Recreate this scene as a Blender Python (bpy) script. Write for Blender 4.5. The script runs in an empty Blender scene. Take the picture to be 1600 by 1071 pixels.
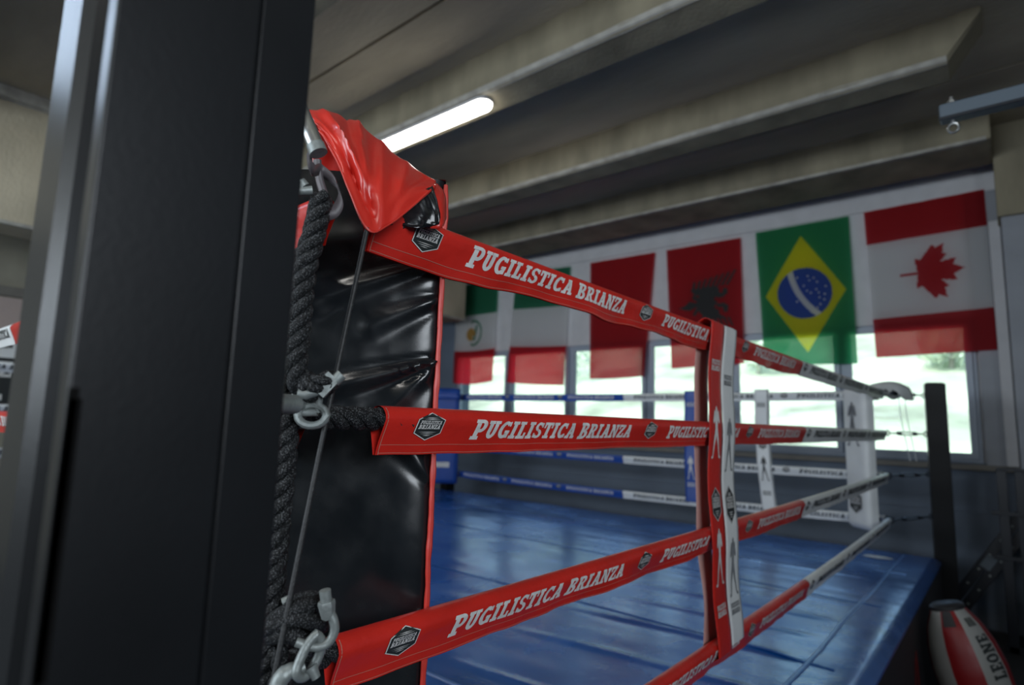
import bpy, bmesh, math, random
from mathutils import Vector, Matrix, noise

random.seed(7)
sc = bpy.context.scene
col = sc.collection
PI = math.pi
H = 1.6                      # eye height above the floor; coordinates below are relative to the eye, lifted at the end

# ------------------------------------------------------------------ camera
cam_d = bpy.data.cameras.new('camera'); cam = bpy.data.objects.new('camera', cam_d); col.objects.link(cam)
YAW, PITCH, ROLL = 0.69677, 0.13223, 0.03006
cy, sy, cp, sp = math.cos(YAW), math.sin(YAW), math.cos(PITCH), math.sin(PITCH)
F = Vector((-sy*cp, cy*cp, sp)); R = Vector((cy, sy, 0)); U = R.cross(F)
R2 = R*math.cos(ROLL) + U*math.sin(ROLL); U2 = U*math.cos(ROLL) - R*math.sin(ROLL)
cam.matrix_world = Matrix(((R2.x, U2.x, -F.x, 0), (R2.y, U2.y, -F.y, 0), (R2.z, U2.z, -F.z, H), (0, 0, 0, 1)))
cam_d.sensor_width = 36.0; cam_d.lens = 927.16/1600*36; cam_d.clip_start = 0.02
cam_d.dof.use_dof = True; cam_d.dof.focus_distance = 0.92; cam_d.dof.aperture_fstop = 3.3
sc.camera = cam

# ------------------------------------------------------------------ world, sun, area lights, exposure
w = bpy.data.worlds.new('sky'); sc.world = w; w.use_nodes = True
wn = w.node_tree; bgn = wn.nodes['Background']
sky = wn.nodes.new('ShaderNodeTexSky'); sky.sky_type = 'NISHITA'; sky.sun_disc = False
sky.sun_elevation = math.radians(48); sky.sun_rotation = math.radians(200); sky.air_density = 1.2; sky.dust_density = 2.0
wn.links.new(sky.outputs[0], bgn.inputs[0]); bgn.inputs[1].default_value = 0.135
sun_d = bpy.data.lights.new('sun', 'SUN'); sun_d.energy = .85; sun_d.angle = 0.02; sun_d.color = (1, .95, .86)
sun = bpy.data.objects.new('sun', sun_d); col.objects.link(sun)
sun.rotation_euler = (math.radians(44), 0, math.radians(-25)); sun.location = (0, -20, 30)

def area(name, loc, rot, sx, sy_, energy, color):
    d = bpy.data.lights.new(name, 'AREA'); d.shape = 'RECTANGLE'; d.size = sx; d.size_y = sy_
    d.energy = energy; d.color = color
    o = bpy.data.objects.new(name, d); col.objects.link(o)
    o.location = (loc[0], loc[1], loc[2]+H); o.rotation_euler = rot
    return o
# added area lights without fixtures: stand-in daylight from behind and beside, overhead fill
area('rear_daylight_fill', (-3.3, -5.3, .9), (math.radians(90), 0, 0), 6.0, 1.3, 108, (.80, .90, 1.0))  # added fill for unseen daylight from behind, no window built
area('side_daylight_fill', (2.4, -.7, .8), (0, math.radians(90), 0), 1.3, 1.8, 27, (.86, .93, 1.0))  # added fill onto the rope covers, the wall here is solid
area('rear_overhead_fill', (-.8, -1.5, 2.2), (0, 0, 0), 1.5, .13, 9, (1, .97, .92))  # added overhead fill, no lamp body
area('post_edge_fill', (-4.2, -.75, 2.24), (0, 0, 0), 1.5, .16, 9, (.62, .78, 1.0))  # added to put a bluish streak on the near post's left edge
por = area('window_portal', (-3.4, 6.72, .4), (math.radians(-90), 0, 0), 6.8, 1.4, 1, (1, 1, 1))
por.data.cycles.is_portal = True
sc.view_settings.view_transform = 'Standard'; sc.view_settings.look = 'None'
sc.view_settings.gamma = 1.0; sc.view_settings.use_curve_mapping = False
sc.view_settings.exposure = 1.70
try:
    sc.cycles.use_denoising = True
    sc.cycles.max_bounces = 10; sc.cycles.diffuse_bounces = 5; sc.cycles.transparent_max_bounces = 16
    sc.cycles.sample_clamp_indirect = 6.0; sc.cycles.caustics_reflective = False; sc.cycles.caustics_refractive = False
except Exception:
    pass

# ------------------------------------------------------------------ materials
def mat(name, base, rough=.5, metal=0.0, bump=0.0, bscale=40.0, var=0.0, vscale=6.0, transl=0.0, spec=.5, coat=0.0, thin=0.0, tint=None, ior=1.5, aniso=(1, 1, 1), rvar=0.0):
    m = bpy.data.materials.new(name); m.use_nodes = True
    nt = m.node_tree; b = nt.nodes['Principled BSDF']
    c = (base[0], base[1], base[2], 1)
    b.inputs['Base Color'].default_value = c; b.inputs['Roughness'].default_value = rough
    b.inputs['Metallic'].default_value = metal; b.inputs['Specular IOR Level'].default_value = spec
    b.inputs['IOR'].default_value = ior
    if tint: b.inputs['Specular Tint'].default_value = tint+(1,)
    if coat: b.inputs['Coat Weight'].default_value = coat; b.inputs['Coat Roughness'].default_value = .25
    tc = nt.nodes.new('ShaderNodeTexCoord'); mp = nt.nodes.new('ShaderNodeMapping')
    nt.links.new(tc.outputs['Object'], mp.inputs[0]); mp.inputs['Scale'].default_value = aniso
    if var or rvar:
        n = nt.nodes.new('ShaderNodeTexNoise'); n.inputs['Scale'].default_value = vscale; n.inputs['Detail'].default_value = 5
        nt.links.new(mp.outputs[0], n.inputs['Vector'])
        if var:
            mx = nt.nodes.new('ShaderNodeMixRGB'); mx.blend_type = 'MIX'
            mx.inputs[1].default_value = tuple(max(0, x*(1-var)) for x in base)+(1,)
            mx.inputs[2].default_value = tuple(min(1, x*(1+var)) for x in base)+(1,)
            rp = nt.nodes.new('ShaderNodeMapRange'); rp.inputs[1].default_value = .3; rp.inputs[2].default_value = .7
            nt.links.new(n.outputs[0], rp.inputs[0]); nt.links.new(rp.outputs[0], mx.inputs[0])
            nt.links.new(mx.outputs[0], b.inputs['Base Color'])
        if rvar:
            r2 = nt.nodes.new('ShaderNodeMapRange'); r2.inputs[1].default_value = .3; r2.inputs[2].default_value = .7
            r2.inputs[3].default_value = max(.02, rough-rvar); r2.inputs[4].default_value = min(1, rough+rvar)
            nt.links.new(n.outputs[0], r2.inputs[0]); nt.links.new(r2.outputs[0], b.inputs['Roughness'])
    if bump:
        n2 = nt.nodes.new('ShaderNodeTexNoise'); n2.inputs['Scale'].default_value = bscale; n2.inputs['Detail'].default_value = 4
        nt.links.new(mp.outputs[0], n2.inputs['Vector'])
        bp = nt.nodes.new('ShaderNodeBump'); bp.inputs['Strength'].default_value = bump; bp.inputs['Distance'].default_value = (.01 if bscale < 100 else .003)
        nt.links.new(n2.outputs[0], bp.inputs['Height']); nt.links.new(bp.outputs[0], b.inputs['Normal'])
    if transl:
        t = nt.nodes.new('ShaderNodeBsdfTranslucent'); t.inputs[0].default_value = tuple(min(1, x*3.0+.03) for x in base)+(1,)
        ms = nt.nodes.new('ShaderNodeMixShader'); ms.inputs[0].default_value = transl
        nt.links.new(b.outputs[0], ms.inputs[1]); nt.links.new(t.outputs[0], ms.inputs[2])
        last = ms
        if thin:
            tp = nt.nodes.new('ShaderNodeBsdfTransparent'); m2 = nt.nodes.new('ShaderNodeMixShader'); m2.inputs[0].default_value = thin
            nt.links.new(ms.outputs[0], m2.inputs[1]); nt.links.new(tp.outputs[0], m2.inputs[2]); last = m2
        nt.links.new(last.outputs[0], nt.nodes['Material Output'].inputs[0])
    return m

M = {}
M['red_vinyl'] = mat('red_vinyl', (.50, .018, .011), .38, bump=.12, bscale=55, var=.12, vscale=9, coat=.15)
M['red_hood'] = mat('red_hood', (.52, .022, .014), .34, bump=.10, bscale=30, coat=.25)
M['white_vinyl'] = mat('white_vinyl', (.68, .70, .69), .45, bump=.1, bscale=40, var=.06)
M['blue_vinyl'] = mat('blue_vinyl', (.012, .06, .30), .42, bump=.1, bscale=40, var=.1)
M['print_white'] = mat('print_white', (.62, .62, .60), .55, var=.14, vscale=60)
M['print_black'] = mat('print_black', (.02, .025, .025), .5)
M['print_grey'] = mat('print_grey', (.20, .21, .22), .6)
M['badge_black'] = mat('badge_black', (.022, .026, .026), .45, spec=.35)
M['thread'] = mat('thread', (.40, .17, .13), .8)
M['black_vinyl'] = mat('black_vinyl', (.006, .0075, .009), .24, bump=.05, bscale=9, rvar=.10, vscale=14)
M['piping_red'] = mat('piping_red', (.48, .03, .02), .4, bump=.1)
M['rope'] = mat('black_rope', (.0085, .0095, .011), .50, bump=.8, bscale=620, var=.95, vscale=420, spec=.22)
def glint_fleck(m, lo, hi, scale):
    nt = m.node_tree; b = nt.nodes['Principled BSDF']; tc = nt.nodes.new('ShaderNodeTexCoord')
    n = nt.nodes.new('ShaderNodeTexNoise'); n.inputs['Scale'].default_value = scale; n.inputs['Detail'].default_value = 1
    r = nt.nodes.new('ShaderNodeValToRGB'); r.color_ramp.elements[0].position = .54; r.color_ramp.elements[1].position = .66
    r.color_ramp.elements[0].color = lo+(1,); r.color_ramp.elements[1].color = hi+(1,)
    nt.links.new(tc.outputs['Object'], n.inputs['Vector']); nt.links.new(n.outputs[0], r.inputs[0]); nt.links.new(r.outputs[0], b.inputs['Base Color'])
glint_fleck(M['rope'], (.006, .007, .008), (.085, .09, .095), 560)  # pale flecks put the strands' shiny glints into the base colour
M['cord'] = mat('black_cord', (.012, .013, .014), .55, bump=.3, bscale=300)
M['zinc'] = mat('zinc_plated_steel', (.22, .245, .24), .48, metal=.45, bump=.15, bscale=90, var=.15, vscale=40)
M['steel_tube'] = mat('bright_steel', (.42, .44, .44), .28, metal=.9, bump=.05, bscale=60)
M['strap_back'] = mat('strap_reverse', (.45, .27, .24), .6)
M['strap_web'] = mat('dark_webbing', (.09, .078, .085), .5, bump=.2, bscale=150)
M['post_black'] = mat('black_powder_coat', (.0060, .0068, .008), .36, bump=.04, bscale=160, var=.25, vscale=5, spec=.28)
M['canvas'] = mat('blue_canvas', (.006, .085, .35), .25, bump=.10, bscale=60, var=.22, vscale=2.2, rvar=.08, spec=.6, tint=(.72, .87, 1), ior=2.6)
M['canvas_strip'] = mat('blue_canvas_border', (.007, .088, .35), .28, bump=.10, bscale=60, var=.2, vscale=2.5, spec=.6, tint=(.72, .87, 1), ior=2.6)
M['skirt'] = mat('black_skirt', (.016, .016, .02), .6, bump=.1)
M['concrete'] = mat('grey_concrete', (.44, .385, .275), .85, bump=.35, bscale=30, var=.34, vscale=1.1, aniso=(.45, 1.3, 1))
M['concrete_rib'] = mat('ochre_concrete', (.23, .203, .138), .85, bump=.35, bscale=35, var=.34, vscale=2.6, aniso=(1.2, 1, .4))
M['concrete_edge'] = mat('pale_concrete_edge', (.36, .345, .30), .9, bump=.4, bscale=60, var=.25, vscale=9)  # paler concrete, light along the lower edges put into the colour
M['wall_white'] = mat('white_painted_wall', (.52, .52, .53), .8, bump=.08, var=.06)
M['pier_grey'] = mat('grey_painted_pier', (.27, .285, .31), .75, bump=.08, var=.06)
M['wall_grey'] = mat('blue_grey_wall', (.115, .145, .19), .7, bump=.1, bscale=25, var=.12, vscale=2)
M['wall_ochre'] = mat('dull_wall', (.26, .245, .19), .8, bump=.1, var=.1)
M['frame'] = mat('grey_window_frame', (.30, .35, .42), .45)
M['sill'] = mat('stone_sill', (.16, .15, .13), .7, var=.1)
M['floor'] = mat('rubber_floor', (.035, .037, .04), .7, bump=.2)
M['flag_red'] = mat('flag_red', (.235, .0, .005), .75, transl=.62, thin=.05)
M['flag_red_bright'] = mat('flag_scarlet', (.33, .0, .008), .75, transl=.62, thin=.05)
M['flag_white'] = mat('flag_white', (.52, .52, .51), .75, transl=.62, thin=.05)
M['flag_green'] = mat('flag_green', (.012, .115, .060), .75, transl=.62, thin=.05)
M['flag_emerald'] = mat('flag_emerald', (.010, .150, .058), .75, transl=.62, thin=.05)
M['flag_yellow'] = mat('flag_yellow', (.46, .38, .002), .75, transl=.62, thin=.05)
M['flag_blue'] = mat('flag_blue', (.006, .035, .20), .75, transl=.35)
M['flag_black'] = mat('flag_black', (.012, .012, .012), .8, transl=.1)
M['flag_gold'] = mat('flag_gold', (.30, .17, .04), .75, transl=.3)
M['shade_black'] = mat('recess_shade_black', (.003, .003, .003), .9, spec=.1)  # near-black that paints shade into the post's recess and notch
M['rack'] = mat('black_rack_steel', (.008, .011, .017), .4, spec=.4)
M['arm'] = mat('slate_steel', (.075, .10, .125), .45)
M['bag_white'] = mat('bag_white', (.30, .305, .29), .45, bump=.1)
M['bag_red'] = mat('bag_red', (.22, .006, .008), .42, bump=.1)
M['bag_black'] = mat('bag_black', (.02, .02, .022), .5)
M['poster'] = mat('pale_banner', (.42, .34, .31), .7)
M['grass'] = mat('grass', (.47, .55, .40), .9, var=.5, vscale=.5)
M['leaf'] = mat('leaves', (.38, .50, .32), .8, var=.25, vscale=2, transl=.4)
M['earth'] = mat('outdoor_ground', (.30, .30, .27), .9)

def emit(name, c, s):
    m = bpy.data.materials.new(name); m.use_nodes = True; nt = m.node_tree
    b = nt.nodes['Principled BSDF']; b.inputs['Base Color'].default_value = (.8, .8, .8, 1)
    b.inputs['Emission Color'].default_value = c+(1,); b.inputs['Emission Strength'].default_value = s
    return m
M['tube'] = emit('lit_diffuser', (1, .97, .90), 7.0)

gm = bpy.data.materials.new('window_glass'); gm.use_nodes = True
nt = gm.node_tree; nt.nodes.remove(nt.nodes['Principled BSDF'])
tr = nt.nodes.new('ShaderNodeBsdfTransparent'); gl = nt.nodes.new('ShaderNodeBsdfGlossy'); gl.inputs['Roughness'].default_value = .02
ms = nt.nodes.new('ShaderNodeMixShader'); fr = nt.nodes.new('ShaderNodeFresnel'); fr.inputs[0].default_value = 1.2
nt.links.new(fr.outputs[0], ms.inputs[0]); nt.links.new(tr.outputs[0], ms.inputs[1]); nt.links.new(gl.outputs[0], ms.inputs[2])
nt.links.new(ms.outputs[0], nt.nodes['Material Output'].inputs[0]); tr.inputs[0].default_value = (.93, .97, .96, 1)
M['glass'] = gm

# ------------------------------------------------------------------ mesh builder
class MB:
    def __init__(s): s.v = []; s.f = []; s.m = []
    def add(s, vs, fs, mi=0):
        k = len(s.v); s.v.extend([tuple(p) for p in vs])
        for f in fs: s.f.append(tuple(i+k for i in f)); s.m.append(mi)
        return s
    def box(s, x0, x1, y0, y1, z0, z1, mi=0, T=None):
        vs = [Vector((x, y, z)) for z in (z0, z1) for y in (y0, y1) for x in (x0, x1)]
        if T: vs = [T @ v for v in vs]
        return s.add(vs, [(0, 2, 3, 1), (4, 5, 7, 6), (0, 1, 5, 4), (2, 6, 7, 3), (0, 4, 6, 2), (1, 3, 7, 5)], mi)
    def grid(s, rows, mi=0, loop=False, flip=False):
        n, m = len(rows), len(rows[0]); fs = []
        for i in range(n-1):
            for j in range(m if loop else m-1):
                a, b = i*m+j, i*m+(j+1) % m; c, d = b+m, a+m
                fs.append((a, d, c, b) if flip else (a, b, c, d))
        return s.add([p for r in rows for p in r], fs, mi)
    def tube(s, pts, r, n=10, mi=0, caps=True, closed=False):
        pts = [Vector(p) for p in pts]; N = len(pts)
        rr = r if isinstance(r, (list, tuple)) else [r]*N
        tan = []
        for i in range(N):
            a = pts[(i-1) % N] if (closed or i > 0) else pts[0]
            b = pts[(i+1) % N] if (closed or i < N-1) else pts[-1]
            t = (b-a); tan.append(t.normalized() if t.length > 1e-9 else Vector((0, 0, 1)))
        up = Vector((0, 0, 1)) if abs(tan[0].z) < .9 else Vector((1, 0, 0))
        nrm = (up - tan[0]*up.dot(tan[0])).normalized(); rows = []
        for i in range(N):
            nrm = (nrm - tan[i]*nrm.dot(tan[i]))
            nrm = nrm.normalized() if nrm.length > 1e-6 else tan[i].orthogonal().normalized()
            bn = tan[i].cross(nrm)
            rows.append([pts[i] + (nrm*math.cos(2*PI*k/n) + bn*math.sin(2*PI*k/n))*rr[i] for k in range(n)])
        if closed: rows.append(rows[0])
        s.grid(rows, mi, loop=True, flip=True)
        if caps and not closed:
            k = len(s.v); s.v.extend([tuple(p) for p in rows[0]]); s.f.append(tuple(range(k+n-1, k-1, -1))); s.m.append(mi)
            k = len(s.v); s.v.extend([tuple(p) for p in rows[-1]]); s.f.append(tuple(range(k, k+n))); s.m.append(mi)
        return s
    def lathe(s, prof, T, n=20, mi=0):
        rows = [[T @ Vector((r*math.cos(2*PI*k/n), r*math.sin(2*PI*k/n), z)) for k in range(n)] for r, z in prof]
        return s.grid(rows, mi, loop=True)
    def build(s, name, mats, parent=None, smooth=False, bevel=0.0, weld=False, solid=0.0, angle=40):
        me = bpy.data.meshes.new(name); me.from_pydata(s.v, [], s.f); me.update()
        mats = mats if isinstance(mats, (list, tuple)) else [mats]
        for m in mats: me.materials.append(M[m] if isinstance(m, str) else m)
        if len(mats) > 1: me.polygons.foreach_set('material_index', s.m)
        if weld or bevel:
            bm = bmesh.new(); bm.from_mesh(me); bmesh.ops.remove_doubles(bm, verts=bm.verts, dist=1e-5)
            bmesh.ops.recalc_face_normals(bm, faces=bm.faces)
            bm.to_mesh(me); bm.free(); s.m = s.m[:len(me.polygons)]
        if smooth:
            me.polygons.foreach_set('use_smooth', [True]*len(me.polygons))
            try: me.set_sharp_from_angle(angle=math.radians(angle))
            except Exception: pass
        o = bpy.data.objects.new(name, me); col.objects.link(o)
        if parent: o.parent = parent
        if parent and name in ('lettering', 'badge_print', 'stitching', 'boxer_print', 'small_print', 'star', 'wreath', 'black_eagle'): o['kind'] = 'stuff'
        if solid:
            d = o.modifiers.new('thickness', 'SOLIDIFY'); d.thickness = solid; d.offset = -1
        if bevel:
            d = o.modifiers.new('bevel', 'BEVEL'); d.width = bevel; d.segments = 3; d.limit_method = 'ANGLE'
        return o

def tag(o, label=None, cat=None, group=None, kind=None):
    if label: o['label'] = label
    if cat: o['category'] = cat
    if group: o['group'] = group
    if kind: o['kind'] = kind
    return o
def thing(name, label, cat, group=None):
    o = bpy.data.objects.new(name, None); col.objects.link(o); o.empty_display_size = .05
    return tag(o, label, cat, group)
def catmull(P, n=8):
    P = [Vector(p) for p in P]; Q = [P[0]*2-P[1]]+P+[P[-1]*2-P[-2]]; out = []
    for i in range(1, len(Q)-2):
        for k in range(n):
            t = k/n; a, b, c, d = Q[i-1], Q[i], Q[i+1], Q[i+2]
            out.append(.5*((2*b)+(c-a)*t+(2*a-5*b+4*c-d)*t*t+(3*b-3*c+d-a)*t**3))
    out.append(P[-1]); return out
def twisted(mb, pts, rad, pitch, n=9, mi=0, step=.0045):
    """three-strand laid rope along a polyline"""
    P = [Vector(p) for p in pts]; L = [0]
    for a, b in zip(P, P[1:]): L.append(L[-1]+(b-a).length)
    m = max(6, int(L[-1]/step)); C = []; j = 0
    for i in range(m+1):
        s = L[-1]*i/m
        while j < len(P)-2 and s > L[j+1]: j += 1
        C.append(P[j].lerp(P[j+1], (s-L[j])/max(1e-9, L[j+1]-L[j])))
    sr = rad*.50; off = rad*.56
    for k in range(3):
        path = []; nrm = None
        for i, c in enumerate(C):
            t = (C[min(m, i+1)]-C[max(0, i-1)]).normalized()
            if nrm is None: nrm = (Vector((1, 0, 0)) if abs(t.x) < .9 else Vector((0, 1, 0)))
            nrm = (nrm-t*nrm.dot(t)).normalized(); bn = t.cross(nrm)
            a = 2*PI*(L[-1]*i/m/pitch + k/3)
            path.append(c+(nrm*math.cos(a)+bn*math.sin(a))*off)
        mb.tube(path, sr, n, mi)
    return mb

# ------------------------------------------------------------------ slab lettering (flat print): unit glyphs
def _rect(x0, y0, x1, y1, n=2): return [[(x0+(x1-x0)*i/1, y0+(y1-y0)*k/n) for i, k in ((0, j), (1, j), (1, j+1), (0, j+1))] for j in range(n)]
def _arc(cx, cy_, rx, ry, tx, ty, a0, a1, n=9):
    out = []
    for i in range(n):
        q = [math.radians(a0+(a1-a0)*(i+d)/n) for d in (0, 1)]
        out.append([(cx+rx*math.cos(q[0]), cy_+ry*math.sin(q[0])), (cx+rx*math.cos(q[1]), cy_+ry*math.sin(q[1])),
                    (cx+(rx-tx)*math.cos(q[1]), cy_+(ry-ty)*math.sin(q[1])), (cx+(rx-tx)*math.cos(q[0]), cy_+(ry-ty)*math.sin(q[0]))])
    return out
S_, T_ = .17, .27           # slab and stem thickness
def _stem(x, w_=.5): return _rect(x, 0, x+T_, 1, 3)+_rect(x-.11, 0, x+T_+.11, S_, 1)+_rect(x-.11, 1-S_, x+T_+.11, 1, 1)
GL = {}
GL['I'] = (.52, _stem(.12))
GL['P'] = (.80, _rect(.11, 0, .38, 1, 3)+_rect(0, 0, .5, S_, 1)+_rect(0, .83, .42, 1, 1)+_rect(.36, .83, .48, 1, 1)+_rect(.36, .36, .48, .53, 1)+_arc(.46, .68, .33, .32, .24, .17, -90, 90))
GL['U'] = (.86, _rect(.1, .38, .36, 1, 2)+_rect(.5, .38, .76, 1, 2)+_rect(0, .83, .43, 1, 1)+_rect(.46, .83, .86, 1, 1)+_arc(.43, .38, .33, .38, .25, .2, 180, 360, 12))
GL['G'] = (.86, _arc(.44, .5, .43, .5, .27, .19, 42, 318, 18)+_rect(.5, .3, .85, .47, 1)+_rect(.6, .04, .82, .4, 1)+_rect(.68, .7, .8, .97, 1))
GL['L'] = (.72, _rect(.1, 0, .36, 1, 3)+_rect(0, .83, .48, 1, 1)+_rect(0, 0, .7, S_, 1)+_rect(.54, 0, .7, .36, 1))
GL['S'] = (.72, _arc(.36, .725, .33, .275, .22, .16, 15, 262, 12)+_arc(.36, .28, .35, .28, .23, .16, -165, 92, 12)+_rect(.56, .68, .68, .96, 1)+_rect(.02, .05, .13, .33, 1))
GL['T'] = (.80, _rect(.27, 0, .53, 1, 3)+_rect(.15, 0, .65, S_, 1)+_rect(0, .83, .8, 1, 1)+_rect(0, .64, .14, .9, 1)+_rect(.66, .64, .8, .9, 1))
GL['C'] = (.80, _arc(.44, .5, .43, .5, .27, .19, 48, 312, 18)+_rect(.64, .64, .78, .97, 1)+_rect(.6, .05, .76, .3, 1))
GL['A'] = (.92, [[(.08, 0), (.34, 0), (.56, 1), (.36, 1)], [(.62, 0), (.88, 0), (.62, 1), (.38, 1)]]+_rect(.26, .26, .7, .42, 1)+_rect(0, 0, .4, S_, 1)+_rect(.54, 0, .94, S_, 1)+_rect(.26, .86, .6, 1, 1))
GL['B'] = (.84, _rect(.11, 0, .38, 1, 3)+_rect(0, 0, .46, S_, 1)+_rect(0, .83, .46, 1, 1)+_rect(.36, .43, .48, .58, 1)+_arc(.45, .745, .31, .255, .23, .16, -90, 90)+_arc(.45, .28, .37, .28, .25, .17, -90, 90))
GL['R'] = (.90, _rect(.11, 0, .38, 1, 3)+_rect(0, 0, .48, S_, 1)+_rect(0, .83, .46, 1, 1)+_rect(.36, .40, .48, .56, 1)+_arc(.45, .71, .34, .29, .25, .17, -90, 90)+[[(.42, .48), (.64, .44), (.84, 0), (.58, 0)]]+_rect(.6, 0, .93, S_, 1))
GL['N'] = (.96, _rect(.1, 0, .3, 1, 3)+_rect(.66, 0, .86, 1, 3)+[[(.62, 0), (.86, 0), (.36, 1), (.1, 1)]]+_rect(0, 0, .42, S_, 1)+_rect(0, .83, .3, 1, 1)+_rect(.54, .83, .96, 1, 1))
GL['Z'] = (.78, _rect(0, .83, .76, 1, 1)+_rect(.02, 0, .78, S_, 1)+[[(.0, .14), (.28, .14), (.76, .86), (.48, .86)]]+_rect(0, .64, .15, .9, 1)+_rect(.63, .1, .78, .36, 1))
GL['E'] = (.76, _rect(.1, 0, .36, 1, 3)+_rect(0, .83, .7, 1, 1)+_rect(0, 0, .74, S_, 1)+_rect(.3, .42, .56, .58, 1)+_rect(.56, .64, .7, .9, 1)+_rect(.6, .1, .74, .36, 1))
GL['O'] = (.86, _arc(.43, .5, .43, .5, .27, .19, 0, 360, 22))
def text_polys(txt, x0, x1, y0, y1, slant=.16, big=1.0):
    """polygons of txt filling the box x0..x1 (reading direction) by y0..y1"""
    adv = 0; items = []
    first = True
    for ch in txt:
        if ch == ' ': adv += .42; first = True; continue
        wd, ps = GL[ch]; sc_ = big if first else 1.0
        items.append((adv, sc_, ps)); adv += wd*sc_+.07; first = False
    adv -= .07; kx = (x1-x0)/(adv+slant); ky = (y1-y0)
    out = []
    for a, s_, ps in items:
        for p in ps:
            qs = [p]
            if len(p) == 4 and abs(max(y for x, y in p)-min(y for x, y in p)) > .6:
                L_ = lambda A_, B_, t: (A_[0]+(B_[0]-A_[0])*t, A_[1]+(B_[1]-A_[1])*t)
                qs = [[L_(p[0], p[3], k/3), L_(p[1], p[2], k/3), L_(p[1], p[2], (k+1)/3), L_(p[0], p[3], (k+1)/3)] for k in range(3)]
            for q in qs: out.append([(x0+(a+x*s_+slant*y)*kx, y0+(y*s_-(s_-1)*.5)*ky) for x, y in q])
    return out
def put(mb, polys, fn, mi=0):
    for p in polys:
        mb.add([fn(x, y) for x, y in p], [tuple(range(len(p)))], mi)
def hexa(cx, cy_, w_, h_, sl=0.0):
    return [(cx+x*w_+sl*y*h_, cy_+y*h_) for x, y in ((0, -.5), (.5, -.25), (.5, .25), (0, .5), (-.5, .25), (-.5, -.25))]
def badge(mbk, mwh, cx, cy_, w_, h_, fn_k, fn_w, detail=True, sl=0.12):
    H0 = hexa(cx, cy_, w_, h_, sl); c = (cx, cy_)
    def hw(y): return .5 if abs(y) <= .25 else .5*(1-(abs(y)-.25)/.25)
    strips = []
    for k in range(16):
        ya, yb = -.5+k/16, -.5+(k+1)/16
        for j in range(4):
            ua, ub = -1+j*.5, -.5+j*.5
            strips.append([(cx+u_*hw(y_)*w_+sl*y_*h_, cy_+y_*h_) for u_, y_ in ((ua, ya), (ub, ya), (ub, yb), (ua, yb))])
    put(mbk, strips, fn_k)
    H1 = hexa(cx, cy_, w_*.99, h_*.99, sl); H2 = hexa(cx, cy_, w_*.93, h_*.93, sl)
    put(mwh, [[H1[i], H1[(i+1) % 6], H2[(i+1) % 6], H2[i]] for i in range(6)], fn_w)
    def sh(ps): return [[(x+sl*(y-cy_), y) for x, y in p] for p in ps]
    if detail:
        put(mwh, sh(text_polys('PUGILISTICA', cx-w_*.39, cx+w_*.39, cy_+h_*.08, cy_+h_*.21, .1)), fn_w)
        put(mwh, sh(text_polys('BRIANZA', cx-w_*.40, cx+w_*.40, cy_-h_*.09, cy_+h_*.06, .1)), fn_w)
    else:
        put(mwh, sh(_rect(cx-w_*.36, cy_+h_*.08, cx+w_*.36, cy_+h_*.18, 1)+_rect(cx-w_*.36, cy_-h_*.07, cx+w_*.36, cy_+h_*.05, 1)), fn_w)
    for yy, ww in ((.30, .22), (.255, .30), (-.2, .33), (-.26, .27), (-.32, .15)):
        put(mwh, sh([[(cx-w_*ww, cy_+h_*yy), (cx, cy_+h_*(yy-.012)), (cx+w_*ww, cy_+h_*yy), (cx, cy_+h_*(yy+.012))]]), fn_w)
def capsule(x0, y0, x1, y1, w0, w1=None, n=5):
    w1 = w0 if w1 is None else w1; a = math.atan2(y1-y0, x1-x0); p = []
    for i in range(n+1): q = a+PI/2+PI*i/n; p.append((x0+w0*math.cos(q), y0+w0*math.sin(q)))
    for i in range(n+1): q = a-PI/2+PI*i/n; p.append((x1+w1*math.cos(q), y1+w1*math.sin(q)))
    return p
BOXER = [capsule(.50, .90, .51, .93, .065), capsule(.50, .80, .49, .52, .11, .09), capsule(.44, .80, .27, .70, .045), capsule(.27, .70, .37, .86, .04, .055),
         capsule(.56, .80, .72, .70, .045), capsule(.72, .70, .64, .86, .04, .055), capsule(.46, .52, .33, .27, .075, .05), capsule(.33, .27, .25, .03, .045, .03),
         capsule(.25, .02, .15, .01, .025), capsule(.52, .52, .66, .28, .075, .05), capsule(.66, .28, .78, .03, .045, .03), capsule(.78, .02, .88, .01, .025)]

# ------------------------------------------------------------------ structure: floor, walls, windows, ceiling
YW = 6.60
def struct(mb, name, mats, parent=None, **k):
    o = mb.build(name, mats, parent, **k)
    if not parent: o['kind'] = 'structure'
    return o
struct(MB().box(-8.2, 2.6, -5.6, 6.9, -1.7, -1.6), 'floor', 'floor')
struct(MB().box(-8.2, 2.6, -5.7, -5.5, -1.6, 2.6), 'wall_rear', 'wall_ochre')
struct(MB().box(2.5, 2.7, -5.5, 6.9, -1.6, 2.6), 'wall_right', 'wall_grey')
wl = struct(MB().box(-8.2, -8.0, -5.5, 6.9, -1.6, 2.6), 'wall_left', 'wall_ochre')
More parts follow.
